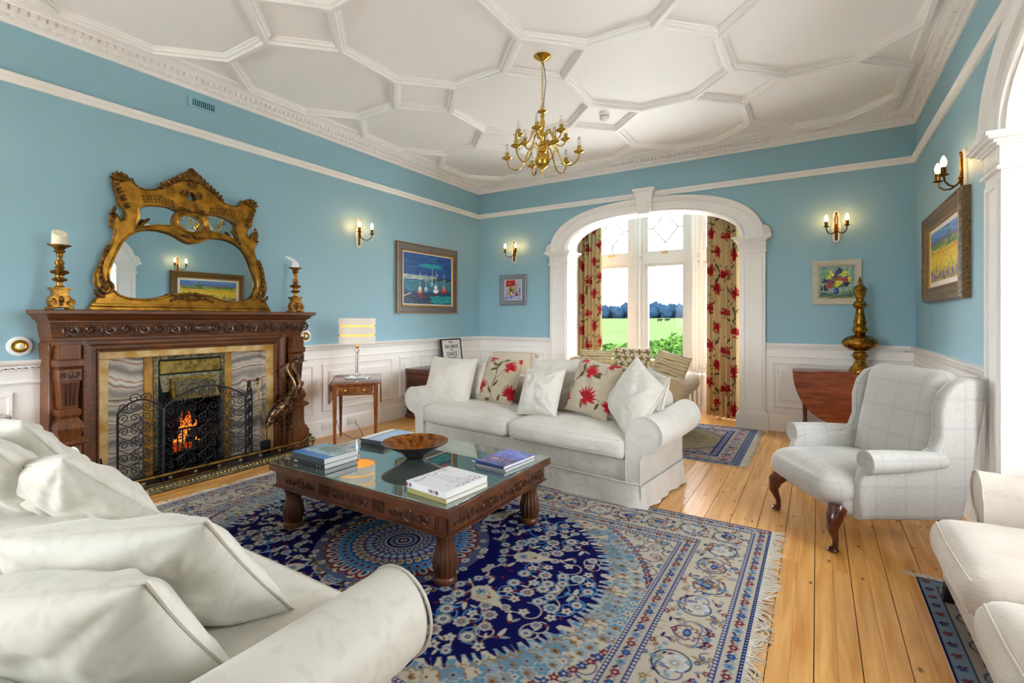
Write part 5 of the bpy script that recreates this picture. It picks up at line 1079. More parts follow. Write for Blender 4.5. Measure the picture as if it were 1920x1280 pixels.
for i in range(110):
    x = .435+i*.0074; a = PI/2+rnd.gauss(0, .4); l = rnd.uniform(.04, .07); mb.tube([(x, 3.27, .005), (x+l*.5*math.cos(a), 3.27+l*.5*math.sin(a), .007), (x+l*math.cos(a)-.02, 3.27+l*math.sin(a), .004)], .0028, 4)
o = obj('fringe', mb, 'fringe_wool', bpy.data.objects['runner_rug'], kind='stuff', fixn=False); o.matrix_parent_inverse = bpy.data.objects['runner_rug'].matrix_basis.inverted()
# ================================================================== COFFEE TABLE
wood('carved_teak', '#63351a', '#42210c', .38, .25, st=(3, 3, 3), sc=4); mat('teak_dark', '#482410', .45)
mat('table_glass', '#9ba8a4', .012, .8, spec=.8)
CTX, CTY, CHX, CHY, CTZ = -2.24, 2.375, .735, .535, .43
t = ct = thing('coffee_table', 'large square carved coffee table with glass top and fluted legs', 'table', (CTX, CTY, 0))
obj('table_top', MB().rbox((-CHX, -CHY, .378), (CHX, CHY, .421), .004, 1), 'carved_teak', t); obj('glass_top', MB().rbox((-CHX+.006, -CHY+.006, .4212), (CHX-.006, CHY-.006, CTZ), .002, 1), 'table_glass', t)
ap = MB()
for a in (0, 1):
    for s in (-1, 1):
        if a == 0: ap.box((-CHX+.04, s*(CHY-.04)-.012, .285), (CHX-.04, s*(CHY-.04)+.012, .38))
        else: ap.box((s*(CHX-.04)-.012, -CHY+.04, .285), (s*(CHX-.04)+.012, CHY-.04, .38))
obj('apron', ap, 'carved_teak', t, smooth=False)
mb = MB(); mb.loft([[(x*(CHX-.04+o), y*(CHY-.04+o), z) for x, y in ((-1, -1), (1, -1), (1, 1), (-1, 1))] for o, z in ((-.03, .268), (.01, .268), (.022, .276), (.022, .284), (.01, .29), (-.03, .29))]); obj('ledge', mb, 'carved_teak', t)
def apron_carving(length, M):
    mb = MB(); n = 3
    for i in range(n):
        x = -length/2+(i+.5)*length/n; r = .03
        for k in range(8): a = 2*PI*k/8; mb.ball((x+.018*math.cos(a), -.003, .333+.018*math.sin(a)), (.008, .004, .008), 6, 4, M)
        mb.tube([(x+r*math.cos(2*PI*k/18), -.002, .333+r*math.sin(2*PI*k/18)) for k in range(18)], .004, 5, closed=True, M=M)
        for s in (-1, 1):
            mb.tube([(x+s*(.075+px), -.002, .335+pz) for px, pz in spiral(0, 0, .026, .006, PI, 1.3, 14)], .005, 5, M=M); mb.tube([(x+s*(.12+px), -.002, .325-pz) for px, pz in spiral(0, 0, .022, .006, 0, -1.2, 14)], .005, 5, M=M)
        if i < n-1 or True:
            for k in range(7):
                xx = x+length/n/2-.042+k*.014
                if abs(xx) < length/2-.02: mb.cyl(M @ Vector((xx, -.002, .302)), M @ Vector((xx, -.002, .366)), .0025, n=4)
            for k in range(5):
                if x+length/n/2+.05 < length/2: mb.cyl(M @ Vector((x+length/n/2-.045, -.003, .306+k*.014)), M @ Vector((x+length/n/2+.045, -.003, .306+k*.014)), .0025, n=4)
    return mb
for k, (ln, M) in enumerate(((2*CHX-.12, Matrix.Translation((0, -CHY+.028, 0))), (2*CHY-.12, Matrix.Translation((CHX-.028, 0, 0)) @ Matrix.Rotation(PI/2, 4, 'Z')), (2*CHX-.12, Matrix.Translation((0, CHY-.028, 0)) @ Matrix.Rotation(PI, 4, 'Z')), (2*CHY-.12, Matrix.Translation((-CHX+.028, 0, 0)) @ Matrix.Rotation(-PI/2, 4, 'Z')))):
    obj('carved_band', apron_carving(ln, M), 'teak_dark', t, kind='stuff')
LP = [(.058, 0), (.062, .006), (.06, .028), (.052, .036), (.054, .042), (.062, .07), (.066, .10), (.062, .13), (.05, .165), (.045, .195), (.05, .225), (.06, .25), (.062, .268)]
leg_me = None
for sx_ in (-1, 1):
    for sy_ in (-1, 1):
        if leg_me is None:
            mb = MB(); mb.lathe(LP[:4], 32); n = 96; prof = LP[3:]
            rings = [[((r*(1-.09*abs(math.sin(8*th)))) * math.cos(th), (r*(1-.09*abs(math.sin(8*th)))) * math.sin(th), z) for th in [2*PI*i/n for i in range(n)]] for r, z in prof]; mb.loft(rings)
            o = obj('leg', mb, 'carved_teak', t, (sx_*(CHX-.105), sy_*(CHY-.105), 0.011), angle=60); leg_me = o.data
        else: mobj('leg', leg_me, None, t, (sx_*(CHX-.105), sy_*(CHY-.105), 0.011))
# bowl
mat('copper_leaf', '#b9702c', .32, .85, var=.7, vscale=22, col2='#5f2c0e', bump=.3, bscale=60); mat('lacquer', '#1c0d0a', .15, coat=.6)
bw = thing('copper_bowl', 'wide copper-leaf bowl with dark lacquer outside on the glass table', 'bowl', (-2.25, 2.41, CTZ))
obj('outer_shell', MB().lathe([(.05, 0), (.055, .002), (.062, .012), (.1, .04), (.16, .076), (.216, .106), (.218, .109), (.2145, .1105)], 48, caps=False).lathe([(.0005, 0), (.05, 0)], 48, caps=False), 'lacquer', bw); obj('inner_lining', MB().lathe([(.2145, .1105), (.158, .082), (.1, .05), (.05, .022), (.001, .018)], 48, caps=False), 'copper_leaf', bw)
# books
mat('page_white', '#eceae4', .7, bump=.3, bscale=200, stretch=(.2, .2, 8)); mat('printed', '#ffffff', .3, attr='paint', coat=.3)
def book(loc, rz, w, d, th, cover, label, paint=None, spine=None, marks=None):
    # local: x along spine (width w), y depth d; the spine faces -y
    m = mat('cover_'+cover[1:], cover, .35, coat=.2); ms = mat('cover_'+(spine or cover)[1:], spine or cover, .35, coat=.2)
    t = thing('book', label, 'book', loc, rz, 'books on the glass coffee table'); e = .003
    obj('page_block', MB().box((-w/2+e, -d/2+.004, .002), (w/2-e, d/2-e, th-.002)), 'page_white', t, smooth=False)
    obj('back_cover', MB().rbox((-w/2, -d/2, 0), (w/2, d/2, .0025), .0008, 1), m, t); sp = obj('spine', MB().rbox((-w/2, -d/2-.002, 0), (w/2, -d/2+.004, th), .0015, 1), ms, t)
    fc = obj('front_cover', MB().rbox((-w/2, -d/2, th-.0025), (w/2, d/2, th), .0008, 1), m, t)
    if paint is not None:
        X, Y = np.meshgrid(np.linspace(-w/2+.001, w/2-.001, paint.W), np.linspace(-d/2+.001, d/2-.001, paint.H)); me = grid_me('cover_print', np.stack([X, Y, np.full_like(X, th+.0003)], -1)); set_cols(me, paint.a.reshape(-1, 3)); mobj('cover_print', me, 'printed', fc)
    if marks:
        mb = MB()
        for x, hw_, hh in marks[1]: mb.box((x-hw_, -d/2-.0024, th/2-min(hh, th*.7)/2), (x+hw_, -d/2-.0019, th/2+min(hh, th*.7)/2))
        obj('spine_print', mb, mat('ink_'+marks[0][1:], marks[0], .5), sp, smooth=False, kind='stuff')
    return t
def stack(pl, pf, pr, hgt, items):   # pixel corners left/front/right of the top face -> world pile on the table
    a, b, c = (atz(*p, CTZ+hgt) for p in (pl, pf, pr)); ex = b-a; ey = c-b; w, d = ex.length, ey.length; rz = math.atan2(ex.y, ex.x); ctr = (a+c)/2; z = CTZ
    for i, (th, dw, dd, off, kw) in enumerate(items):
        book((ctr.x+off[0], ctr.y+off[1], z), rz+off[2], w*dw, d*dd, th, **kw); z += th+.0003
c1 = Canvas(.3, .25, 90, 75, '#5d8fb0'); rough_fill(c1, 160, ['#6f98a8', '#8aa8a0', '#4f7f9a', '#a9bfc0', '#5a7a70'], .08, .25, .03, .012, 41, slope=.6); c1.ell(.15, .16, .07, .05, '#5f7a72'); c1.leaf(.1, .15, .12, .05, 1.1, '#6b8078'); rough_fill(c1, 60, ['#e6ebe8', '#c9d6d6'], .07, .11, .02, .006, 42); c1.rect(0, .3, 0, .065, '#2f7cc4'); [c1.line([(.05+.018*i, .03+.004*(i % 3)), (.062+.018*i, .034)], .012, '#1d4f96') for i in range(12)]
stack((549, 846), (610, 861), (669, 842), .068, [(.032, .97, .97, (0, 0, .01), dict(cover='#1a2226', label='thick black book under the blue landscape book', spine='#15181b', marks=('#c9cdcd', [(-.135, .004, .012), (-.125, .004, .012), (-.115, .004, .012), (-.105, .004, .012), (.09, .002, .012), (.12, .002, .010)]))),
    (.035, 1, 1, (0, 0, 0), dict(cover='#2f6f9a', label='large book with a landscape photo and blue band on its cover', paint=c1, spine='#2a4a5a'))])
c2 = Canvas(.3, .22, 90, 66, '#a9c6ee'); c2.rect(0, .075, 0, .22, '#f0eeec'); c2.rect(.075, .10, 0, .22, '#5c5560'); c2.rect(.27, .3, 0, .22, '#dfe6f2'); rough_fill(c2, 30, ['#b7cef0', '#9fbfea'], 0, .22, .05, .01, 43, .11, .27)
stack((677, 821), (721, 828), (774, 809), .045, [(.015, .96, .97, (.0, 0, .03), dict(cover='#1b1d22', label='dark slim book at the bottom of the pile by the bowl')), (.014, .98, .98, (.01, 0, -.03), dict(cover='#3a3d46', label='charcoal book in the middle of the pile by the bowl')), (.015, 1, 1, (0, 0, 0), dict(cover='#c9d2e0', label='pale blue and white book on top of the pile by the bowl', paint=c2, spine='#3d4250'))])
c3 = Canvas(.3, .28, 110, 100, '#e9e7ea'); rnd = random.Random(2)
for i in range(46): x = rnd.choice((rnd.uniform(.01, .06), rnd.uniform(.24, .29))); c3.leaf(x, rnd.uniform(.02, .27), .02, .007, rnd.uniform(0, 6), rnd.choice(['#b0525a', '#5c7fa8', '#6b5a78', '#c98a7a', '#8a9a6a', '#b8b4c0']))
c3.line(spiral(.2, .2, .04, .03, 1.2, -.55, 14), .004, '#8c3038'); c3.line([(.215, .165), (.225, .13), (.21, .1)], .004, '#8c3038')
[c3.line([(.09+.011*i, y_+.004*(i % 2)), (.096+.011*i, y_+.008)], .005, '#b3b0ba') for y_ in (.12, .15) for i in range(11)]
stack((774, 902), (849, 925), (902, 889), .062, [(.026, .99, 1, (.004, 0, .0), dict(cover='#a39a6a', label='olive-spined book under the white illustrated book', spine='#a09660')), (.034, 1, 1, (0, 0, 0), dict(cover='#e6e4e8', label='white illustrated hardback on the near corner of the table', paint=c3, marks=('#7a4a5a', [(-.14, .008, .02), (-.115, .008, .02), (.03, .003, .018), (.04, .003, .018), (.05, .005, .018), (.065, .003, .018), (.085, .01, .02)])))])
c4 = Canvas(.3, .24, 110, 88, '#5a74d0'); rough_fill(c4, 140, ['#4a62c8', '#6f8ae0', '#8fa6ea', '#3f56b0'], .1, .24, .06, .012, 44); rough_fill(c4, 130, ['#4a3a5a', '#6a4a5c', '#33405c', '#8a6a72', '#c7a8a4', '#57476a'], 0, .11, .03, .01, 45, slope=.4); c4.ell(.1, .08, .03, .012, '#d8b4b0', .3)
stack((894, 862), (949, 875), (999, 851), .034, [(.012, .97, .97, (.01, -.005, .02), dict(cover='#c9c7c4', label='grey slim book under the blue seaside book', spine='#9a9894')), (.020, 1, 1, (0, 0, 0), dict(cover='#3b4f9a', label='blue book with a cliff photograph near the white sofa', paint=c4, spine='#1d2f66', marks=('#cfd6e2', [(-.135, .003, .008), (-.127, .003, .008), (-.119, .003, .008), (-.111, .003, .008), (.12, .004, .010)])))])
# ================================================================== SOFT FURNITURE
def cloth(name, c1, c2, bs=14, b=.35, extra=0, rough=.9):
    m = mat(name, c1, rough, var=.2, vscale=5, col2=c2, bump=b, bscale=bs, sheen=.25, spec=.2, bdist=.03)
    return m
cloth('white_linen', '#d2cec6', '#c9c4bb', 9, .45); cloth('pillow_white', '#d4cfc6', '#cbc5ba', 12, .35); cloth('cream_plain', '#bfa985', '#b59e7a', 60, .12); cloth('beige_linen', '#bfb5a8', '#b5aa9c', 70, .15)
def damask():
    m = bpy.data.materials.new('damask'); m.use_nodes = True; MATS['damask'] = m; n = m.node_tree.nodes; k = m.node_tree.links; b = n['Principled BSDF']; b.inputs['Roughness'].default_value = .55; b.inputs['Sheen Weight'].default_value = .3
    t = n.new('ShaderNodeTexCoord'); v = n.new('ShaderNodeTexVoronoi'); v.feature = 'SMOOTH_F1'; v.inputs['Scale'].default_value = 22; z = n.new('ShaderNodeTexNoise'); z.inputs['Scale'].default_value = 7; z.inputs['Detail'].default_value = 2
    ad = n.new('ShaderNodeVectorMath'); ad.operation = 'MULTIPLY_ADD'; ad.inputs[1].default_value = (.25, .25, .25); k.new(z.outputs['Color'], ad.inputs[0]); k.new(t.outputs['Object'], ad.inputs[2]); k.new(ad.outputs[0], v.inputs['Vector']); k.new(t.outputs['Object'], z.inputs['Vector'])
    r = n.new('ShaderNodeValToRGB'); e = r.color_ramp.elements; e[0].position = .26; e[1].position = .42; e[0].color = (*L('#cac5b8'), 1); e[1].color = (*L('#d1ccc0'), 1); k.new(v.outputs['Distance'], r.inputs[0]); k.new(r.outputs[0], b.inputs['Base Color'])
    rr = n.new('ShaderNodeMapRange'); rr.inputs['To Min'].default_value = .7; rr.inputs['To Max'].default_value = .5; k.new(r.outputs[0], rr.inputs[0]); k.new(rr.outputs[0], b.inputs['Roughness'])
    z2 = n.new('ShaderNodeTexNoise'); z2.inputs['Scale'].default_value = 6; z2.inputs['Detail'].default_value = 3; k.new(t.outputs['Object'], z2.inputs['Vector']); mx = n.new('ShaderNodeMath'); mx.operation = 'MULTIPLY_ADD'; mx.inputs[1].default_value = .12; k.new(r.outputs[0], mx.inputs[0]); k.new(z2.outputs[0], mx.inputs[2])
    bp = n.new('ShaderNodeBump'); bp.inputs['Strength'].default_value = .6; bp.inputs['Distance'].default_value = .014; k.new(mx.outputs[0], bp.inputs['Height']); k.new(bp.outputs[0], b.inputs['Normal'])
damask()
def plaid():
    m = bpy.data.materials.new('plaid_wool'); m.use_nodes = True; MATS['plaid_wool'] = m; n = m.node_tree.nodes; k = m.node_tree.links; b = n['Principled BSDF']; b.inputs['Roughness'].default_value = .95; b.inputs['Sheen Weight'].default_value = .3
    t = n.new('ShaderNodeTexCoord'); s = n.new('ShaderNodeSeparateXYZ'); k.new(t.outputs['Object'], s.inputs[0]); acc = None
    for ax, off in (('X', .11), ('Y', .03), ('Z', .085)):
        a = n.new('ShaderNodeMath'); a.operation = 'ADD'; a.inputs[1].default_value = 10+off; k.new(s.outputs[ax], a.inputs[0]); d = n.new('ShaderNodeMath'); d.operation = 'DIVIDE'; d.inputs[1].default_value = .165; k.new(a.outputs[0], d.inputs[0])
        f = n.new('ShaderNodeMath'); f.operation = 'FRACT'; k.new(d.outputs[0], f.inputs[0])
        for th in (.5, .55):
            q = n.new('ShaderNodeMath'); q.operation = 'COMPARE'; q.inputs[1].default_value = th; q.inputs[2].default_value = .009; k.new(f.outputs[0], q.inputs[0])
            if acc is None: acc = q.outputs[0]
            else: w = n.new('ShaderNodeMath'); w.operation = 'MAXIMUM'; k.new(acc, w.inputs[0]); k.new(q.outputs[0], w.inputs[1]); acc = w.outputs[0]
    z = n.new('ShaderNodeTexNoise'); z.inputs['Scale'].default_value = 160; z.inputs['Detail'].default_value = 3; k.new(t.outputs['Object'], z.inputs['Vector'])
    r = n.new('ShaderNodeValToRGB'); e = r.color_ramp.elements; e[0].position = .35; e[1].position = .65; e[0].color = (*L('#a9a69f'), 1); e[1].color = (*L('#b7b4af'), 1); k.new(z.outputs[0], r.inputs[0])
    mx = n.new('ShaderNodeMix'); mx.data_type = 'RGBA'; mx.inputs['B'].default_value = (*L('#8f8d90'), 1); mu = n.new('ShaderNodeMath'); mu.operation = 'MULTIPLY'; mu.inputs[1].default_value = .6; k.new(acc, mu.inputs[0]); k.new(mu.outputs[0], mx.inputs['Factor']); k.new(r.outputs[0], mx.inputs['A']); k.new(mx.outputs['Result'], b.inputs['Base Color'])
    bp = n.new('ShaderNodeBump'); bp.inputs['Strength'].default_value = .15; bp.inputs['Distance'].default_value = .003; k.new(z.outputs[0], bp.inputs['Height']); k.new(bp.outputs[0], b.inputs['Normal'])
plaid()
def soft_box(a, b, r=.05, crown=0., bulge=.0, n=14, seed=0, wr=.0):
    c = [(a[i]+b[i])/2 for i in range(3)]; hs = [(b[i]-a[i])/2 for i in range(3)]; bm = bmesh.new(); bmesh.ops.create_cube(bm, size=2); bmesh.ops.subdivide_edges(bm, edges=bm.edges[:], cuts=n, use_grid_fill=True)
    for v in bm.verts:
        p = v.co.copy(); q = Vector([math.copysign(min(1, abs(x))**.85, x)*h for x, h in zip(p, hs)]); rr = min(r, *hs); inn = Vector([max(-(h-rr), min(h-rr, x)) for x, h in zip(q, hs)]); d = q-inn
        if d.length > 1e-6: q = inn+d.normalized()*rr
        u, w, z = p.x, p.y, p.z
        q.z += crown*(1-u*u)*(1-w*w)*(1 if z > 0 else -.25)*abs(z); q.y += bulge*math.copysign(1, w)*abs(w)*(1-u*u)*(1-z*z); q.x += bulge*.6*math.copysign(1, u)*abs(u)*(1-w*w)*(1-z*z)
        if wr: q += Vector((0, 1, .6))*wr*mnoise.noise(q*7+Vector((seed, 0, 0)))
        v.co = q+Vector(c)
    mb = MB(); mb.bm(bm); return mb
def sofa(name, label, loc, rz, hw, depth, m, ncush, seat_z=(.32, .49), arm_z=.53, arm_r=.125, back_z=.77, skirt=True, leg_m=None, sloped=0., group=None, ay=0., cr_=.055, gap=.004):
    t = thing(name, label, 'sofa', loc, rz, group); ix = hw-arm_r-.02
    obj('base', MB().rbox((-ix-.05, .03, .1 if not skirt else .03), (ix+.05, depth-.02, seat_z[0]+.01), .015, 2), m, t)
    for s in (-1, 1):
        N = 22; outl = [(ix-.0, seat_z[0]-.2), (ix-.0, arm_z-.02)]
        for i in range(N+1):
            a = PI*.98-(PI*1.42)*i/N; outl.append((hw+arm_r*math.cos(a), arm_z+arm_r*math.sin(a)))
        outl += [(hw-.02, arm_z-arm_r-.015), (hw-.035, arm_z-arm_r-.06), (hw-.03, .1 if not skirt else .03), (ix, .1 if not skirt else .03)]
        rings = []
        for j in range(13):
            v = j/12; y = ay+(depth-ay)*v; e = .0 if 0 < j < 12 else .012; sl = sloped*v
            rings.append([(s*(x-(x-hw+.03)*e*4), y+(0 if j else .0), z+(sl if z > seat_z[0] else 0)-(.01*math.sin(v*PI)) * (z > .4)) for x, z in outl])
        mb = MB(); mb.loft(rings); o = obj('arm', mb, m, t, angle=50)
        mb = MB(); fr = [(s*x, ay-.004, z) for x, z in outl]; mb.tube(fr, .005, 6, closed=True); obj('arm_piping', mb, m, o)
    back = soft_box((-ix-.06, depth-.24, seat_z[0]-.05), (ix+.06, depth, back_z), .09, .0, .0, 12); obj('backrest', back, m, t, angle=180)
    w = 2*ix/ncush
    for i in range(ncush):
        c = soft_box((-ix+i*w+gap, -.035, seat_z[0]), (-ix+(i+1)*w-gap, depth-.2, seat_z[1]), cr_, .045, .014, 14, i*5., .006); cu = obj('seat_cushion', c, m, t, angle=180)
        x0, x1 = -ix+i*w+cr_*.75, -ix+(i+1)*w-cr_*.75; pp = MB(); ins = lambda dz: cr_-math.sqrt(max(0, cr_**2-max(0, cr_-dz)**2))
        for z, yy in ((seat_z[0]+.03, -.034+ins(.03)), (seat_z[1]-.022, -.034+ins(.022))): pp.tube([(x0+gap+(x1-x0-2*gap)*k/12, yy-.007*(1-(2*k/12-1)**2), z) for k in range(13)], .0045, 5)
        obj('cushion_piping', pp, m, cu)
    if skirt:
        n = 120; rg = []
        for z, fl in ((.175, 0.), (.12, .006), (.06, .016), (.012, .028)):
            ring = []
            for i in range(n):
                u = i/n*4; k = int(u); f = u-k; X, Y = hw-.025, depth-.02; p = [(-X+2*X*f, 0), (X, Y*f), (X-2*X*f, Y), (-X, Y-Y*f)][k]; nn = [(0, -1), (1, 0), (0, 1), (-1, 0)][k]
                wv = fl*(1+.35*math.sin(i*.9)+.3*math.sin(i*.37)); ring.append((p[0]+nn[0]*(.012+wv), p[1]+nn[1]*(.012+wv)-.0, z))
            rg.append(ring)
        mb = MB(); mb.loft(rg, caps=False); sk = obj('skirt', mb, m, t, angle=180); mb = MB(); mb.tube([(x, y-.002, .175) for x, y, z in rg[0][:n//4+1]]+[(x+.002, y, .175) for x, y, z in rg[0][n//4+1:n//2]], .005, 5); obj('skirt_piping', mb, m, sk)
    else:
        for sx_ in (-1, 1):
            for y in (.07, depth-.08):
                x = sx_*(hw-.08); obj('leg', MB().loft([[(x+a*q+sx_*(.1-z)*.15, y+b*q+(-.02 if y < .3 else .03)*(1-z/.1), z) for a, b in ((-1, -1), (1, -1), (1, 1), (-1, 1))] for q, z in ((.02, .0), (.032, .115))]), leg_m or 'dark_mahogany', t)
    return t
SOFR = math.radians(-6.5)
white_sofa = sofa('sofa', 'white slipcovered two-seat sofa with red-flowered cushions behind the coffee table', (-2.24, 3.545, .0), SOFR, 1.228, .84, 'white_linen', 2, sloped=.02)
near_sofa = sofa('sofa', 'ivory damask sofa with piped cushions beside the camera end of the rug', (-2.25, 1.02, 0), PI, 1.228, .9, 'damask', 2, arm_z=.51, back_z=.60)
bay_sofa = sofa('sofa', 'cream sofa with striped and leaf cushions in front of the arched window', (-2.24, 5.62, .009), 0, .86, .93, 'cream_plain', 2, skirt=False, back_z=.80)
beige_sofa = sofa('sofa', 'beige linen sofa on the runner rug beside the wing chair', (.475, 2.25, .009), -PI/2, .88, .86, 'beige_linen', 2, (.27, .43), .52, .10, .78, skirt=False, leg_m='cable_black', ay=.17, cr_=.075, gap=.022)
# ---- cushions
def pillow_mesh(name, w, h, th, cv=None, N=30, seed=0, wr=.012):
    g = np.linspace(-1, 1, N); U, V = np.meshgrid(g, g); k = .05
    X = w/2*U*(1-k*(1-V**2)*np.abs(U)**1.5); Z = h/2*V*(1-k*(1-U**2)*np.abs(V)**1.5); T = th/2*np.clip((1-np.abs(U)**2.6)*(1-np.abs(V)**2.6), 0, 1)**.55
    Wn = np.array([[mnoise.noise(Vector((u*2.2+seed, v*2.2, seed*.7)))+.5*mnoise.noise(Vector((u*5+seed, v*5, 3.))) for u in g] for v in g])*wr*np.clip(2.2*(1-np.maximum(np.abs(U), np.abs(V))), 0, 1)
    for cu_, cv_ in ((-1, -1), (1, -1), (1, 1), (-1, 1)):
        dx, dy = U-cu_, V-cv_; rr = np.hypot(dx, dy); an = np.arctan2(dy, dx); Wn = Wn+wr*.55*np.sin(an*11+seed)*np.exp(-rr*1.7)*np.clip(rr*2.5, 0, 1)*np.clip(3*(1-np.maximum(np.abs(U), np.abs(V))), 0, 1)
    F = np.stack([X, -T+Wn, Z], -1); B = np.stack([X, T+Wn, Z], -1)
    me = bpy.data.meshes.new(name); mb = MB(); n2 = N*N; q = np.arange(n2).reshape(N, N)
    def edge(a): return set(a.ravel())
    bnd = np.zeros((N, N), bool); bnd[0] = bnd[-1] = True; bnd[:, 0] = bnd[:, -1] = True; idx = np.where(bnd, q, q+n2)
    fs = [(int(q[i, j]), int(q[i, j+1]), int(q[i+1, j+1]), int(q[i+1, j])) for i in range(N-1) for j in range(N-1)]+[(int(idx[i, j]), int(idx[i+1, j]), int(idx[i+1, j+1]), int(idx[i, j+1])) for i in range(N-1) for j in range(N-1)]
    vs = np.concatenate([F.reshape(-1, 3), B.reshape(-1, 3)]); used = sorted({i for f in fs for i in f}); remap = {o: n for n, o in enumerate(used)}
    me.from_pydata([tuple(vs[i]) for i in used], [], [tuple(remap[i] for i in f) for f in fs]); me.shade_smooth()
    if cv is not None:
        cu = np.concatenate([cv.samp((U+1)/2, (V+1)/2).reshape(-1, 3)]*2); set_cols(me, cu[used])
    rim = [tuple(F[0, j]) for j in range(N)]+[tuple(F[i, -1]) for i in range(1, N)]+[tuple(F[-1, j]) for j in range(N-2, -1, -1)]+[tuple(F[i, 0]) for i in range(N-2, 0, -1)]
    return me, rim
PIL_N = [0]
def pillow(label, M, w, h, th, m, cv=None, group=None, piping=True, wr=.018):
    PIL_N[0] += 1; me, rim = pillow_mesh('cushion', w, h, th, cv, 96 if cv is not None else 48, seed=PIL_N[0]*3.1, wr=wr); o = mobj('cushion', me, m); o.matrix_world = M; tag(o, label, 'cushion', group)
    if piping: p = obj('piping', MB().tube([(a, b, c) for a, b, c in rim], .0048, 5, closed=True), m if cv is None else 'pillow_white', o)
    return o
def pose(px, py, Y, yaw, lean, roll=0): 
    c = atY(px, py, Y); return Matrix.Translation(c) @ Matrix.Rotation(yaw, 4, 'Z') @ Matrix.Rotation(-lean, 4, 'X') @ Matrix.Rotation(roll, 4, 'Y')
cloth('linen_print', '#ffffff', '#ffffff', 40, .1); mat('print_cloth', '#ffffff', .9, attr='paint', sheen=.2, spec=.2, bump=.15, bscale=160, bdist=.004)
RED, RED2, STEM, LEAFC = '#a80d1b', '#7d0a14', '#3a2c1c', '#564a2e'
def bloom(c, x, y, r, ang=PI/2):
    for k in range(9): t = ang+(k-4)*.33; c.leaf(x, y, r*(1.12-.05*abs(k-4)), r*.17, t, RED)
    for k in range(6): t = ang+(k-2.5)*.42; c.leaf(x, y-r*.02, r*.72, r*.13, t, RED2 if k % 2 else RED)
    for k in range(4): t = ang+PI+(k-1.5)*.5; c.leaf(x, y, r*.55, r*.14, t, RED)
    c.ell(x, y, r*.24, r*.2, RED)
def floral_panel(w, h, W, H, base, spec_):
    c = Canvas(w, h, W, H, base)
    for pts, lw in spec_['stems']:
        P = []
        for i in range(len(pts)-1):
            for k in range(8):
                t = k/8; p0 = pts[max(0, i-1)]; p1, p2 = pts[i], pts[i+1]; p3 = pts[min(len(pts)-1, i+2)]
                P.append(tuple(.5*((2*p1[d])+(-p0[d]+p2[d])*t+(2*p0[d]-5*p1[d]+4*p2[d]-p3[d])*t*t+(-p0[d]+3*p1[d]-3*p2[d]+p3[d])*t**3) for d in (0, 1)))
        P.append(pts[-1]); c.line(P, lw, STEM)
    for x, y, l, a in spec_['leaves']: c.leaf(x, y, l, l*.27, a, LEAFC, '#3d3424')
    for x, y, r, a in spec_['blooms']: bloom(c, x, y, r*1.25, a)
    return c
SP1 = dict(stems=[([(.24, .0), (.215, .12), (.23, .25), (.22, .4)], .006), ([(.22, .1), (.15, .18), (.1, .2)], .005), ([(.225, .22), (.3, .3), (.33, .36)], .005), ([(.225, .33), (.16, .4), (.12, .42)], .005), ([(.222, .3), (.26, .38), (.29, .43)], .004)],
           leaves=[(.21, .09, .075, 2.2), (.23, .16, .08, .9), (.225, .33, .075, 3.5), (.22, .36, .075, 2.8), (.23, .35, .075, 1.3), (.26, .41, .08, .5), (.27, .42, .07, 1.2), (.3, .03, .07, 1.2), (.13, .02, .08, .2)],
           blooms=[(.075, .12, .075, 1.9), (.36, .34, .07, 1.2), (.12, .42, .06, 1.6), (.43, .1, .08, 1.9), (.02, .33, .05, 1.6), (.45, .43, .05, 1.5)])
SP2 = dict(stems=[([(.03, .03), (.06, .2), (.13, .33), (.2, .42)], .006), ([(.08, .25), (.14, .3), (.17, .33)], .004), ([(.33, .4), (.35, .36), (.33, .33)], .004), ([(.25, .1), (.33, .14), (.38, .13)], .004)], leaves=[(.06, .18, .08, 1.9), (.1, .28, .08, .9), (.14, .34, .08, 2.0), (.18, .38, .08, .4), (.32, .34, .1, 3.3), (.32, .31, .1, 3.0), (.2, .04, .06, 1.6), (.34, .06, .07, 1.0)],
           blooms=[(.24, .12, .085, 1.2), (.21, .32, .065, 1.4), (.37, .43, .065, 1.4), (.08, .43, .05, 1.0), (.02, .08, .06, 1.6), (.44, .1, .05, 1.5)])
fl1 = floral_panel(.45, .45, 190, 190, '#b3a790', SP1); fl2 = floral_panel(.45, .45, 190, 190, '#b3a792', SP2)
G1 = 'loose cushions on the white sofa'
pillow('plump white cushion at the lamp end of the white sofa', pose(843, 716, 3.98, SOFR+.05, .32), .62, .52, .22, 'pillow_white', None, G1)
pillow('white cushion tucked behind the first red-flowered cushion', pose(898, 716, 4.12, SOFR, .25), .46, .44, .14, 'pillow_white', None, G1)
pillow('cream cushion with red flowers left of the small plain cushion', pose(937, 714, 4.03, SOFR-.05, .34, .04), .46, .47, .18, 'print_cloth', fl1, G1, False)
pillow('white cushion behind the small plain cushion', pose(1037, 722, 4.05, SOFR, .3, -.05), .56, .50, .18, 'pillow_white', None, G1)
pillow('small plain white cushion leaning at the middle of the white sofa', pose(1014, 735, 3.78, SOFR-.08, .42, -.06), .43, .42, .17, 'pillow_white', None, G1)
pillow('cream cushion with red flowers next to the big tilted cushion', pose(1112, 728, 3.86, SOFR-.1, .38, .12), .45, .48, .17, 'print_cloth', fl2, G1, False)
pillow('big white cushion tilted against the right arm of the white sofa', pose(1188, 745, 3.68, SOFR-.55, .38, .42), .51, .49, .21, 'pillow_white', None, G1)
pillow('white cushion behind the big tilted one by the sofa arm', pose(1222, 742, 3.92, SOFR-.75, .25, .1), .42, .40, .14, 'pillow_white', None, G1)
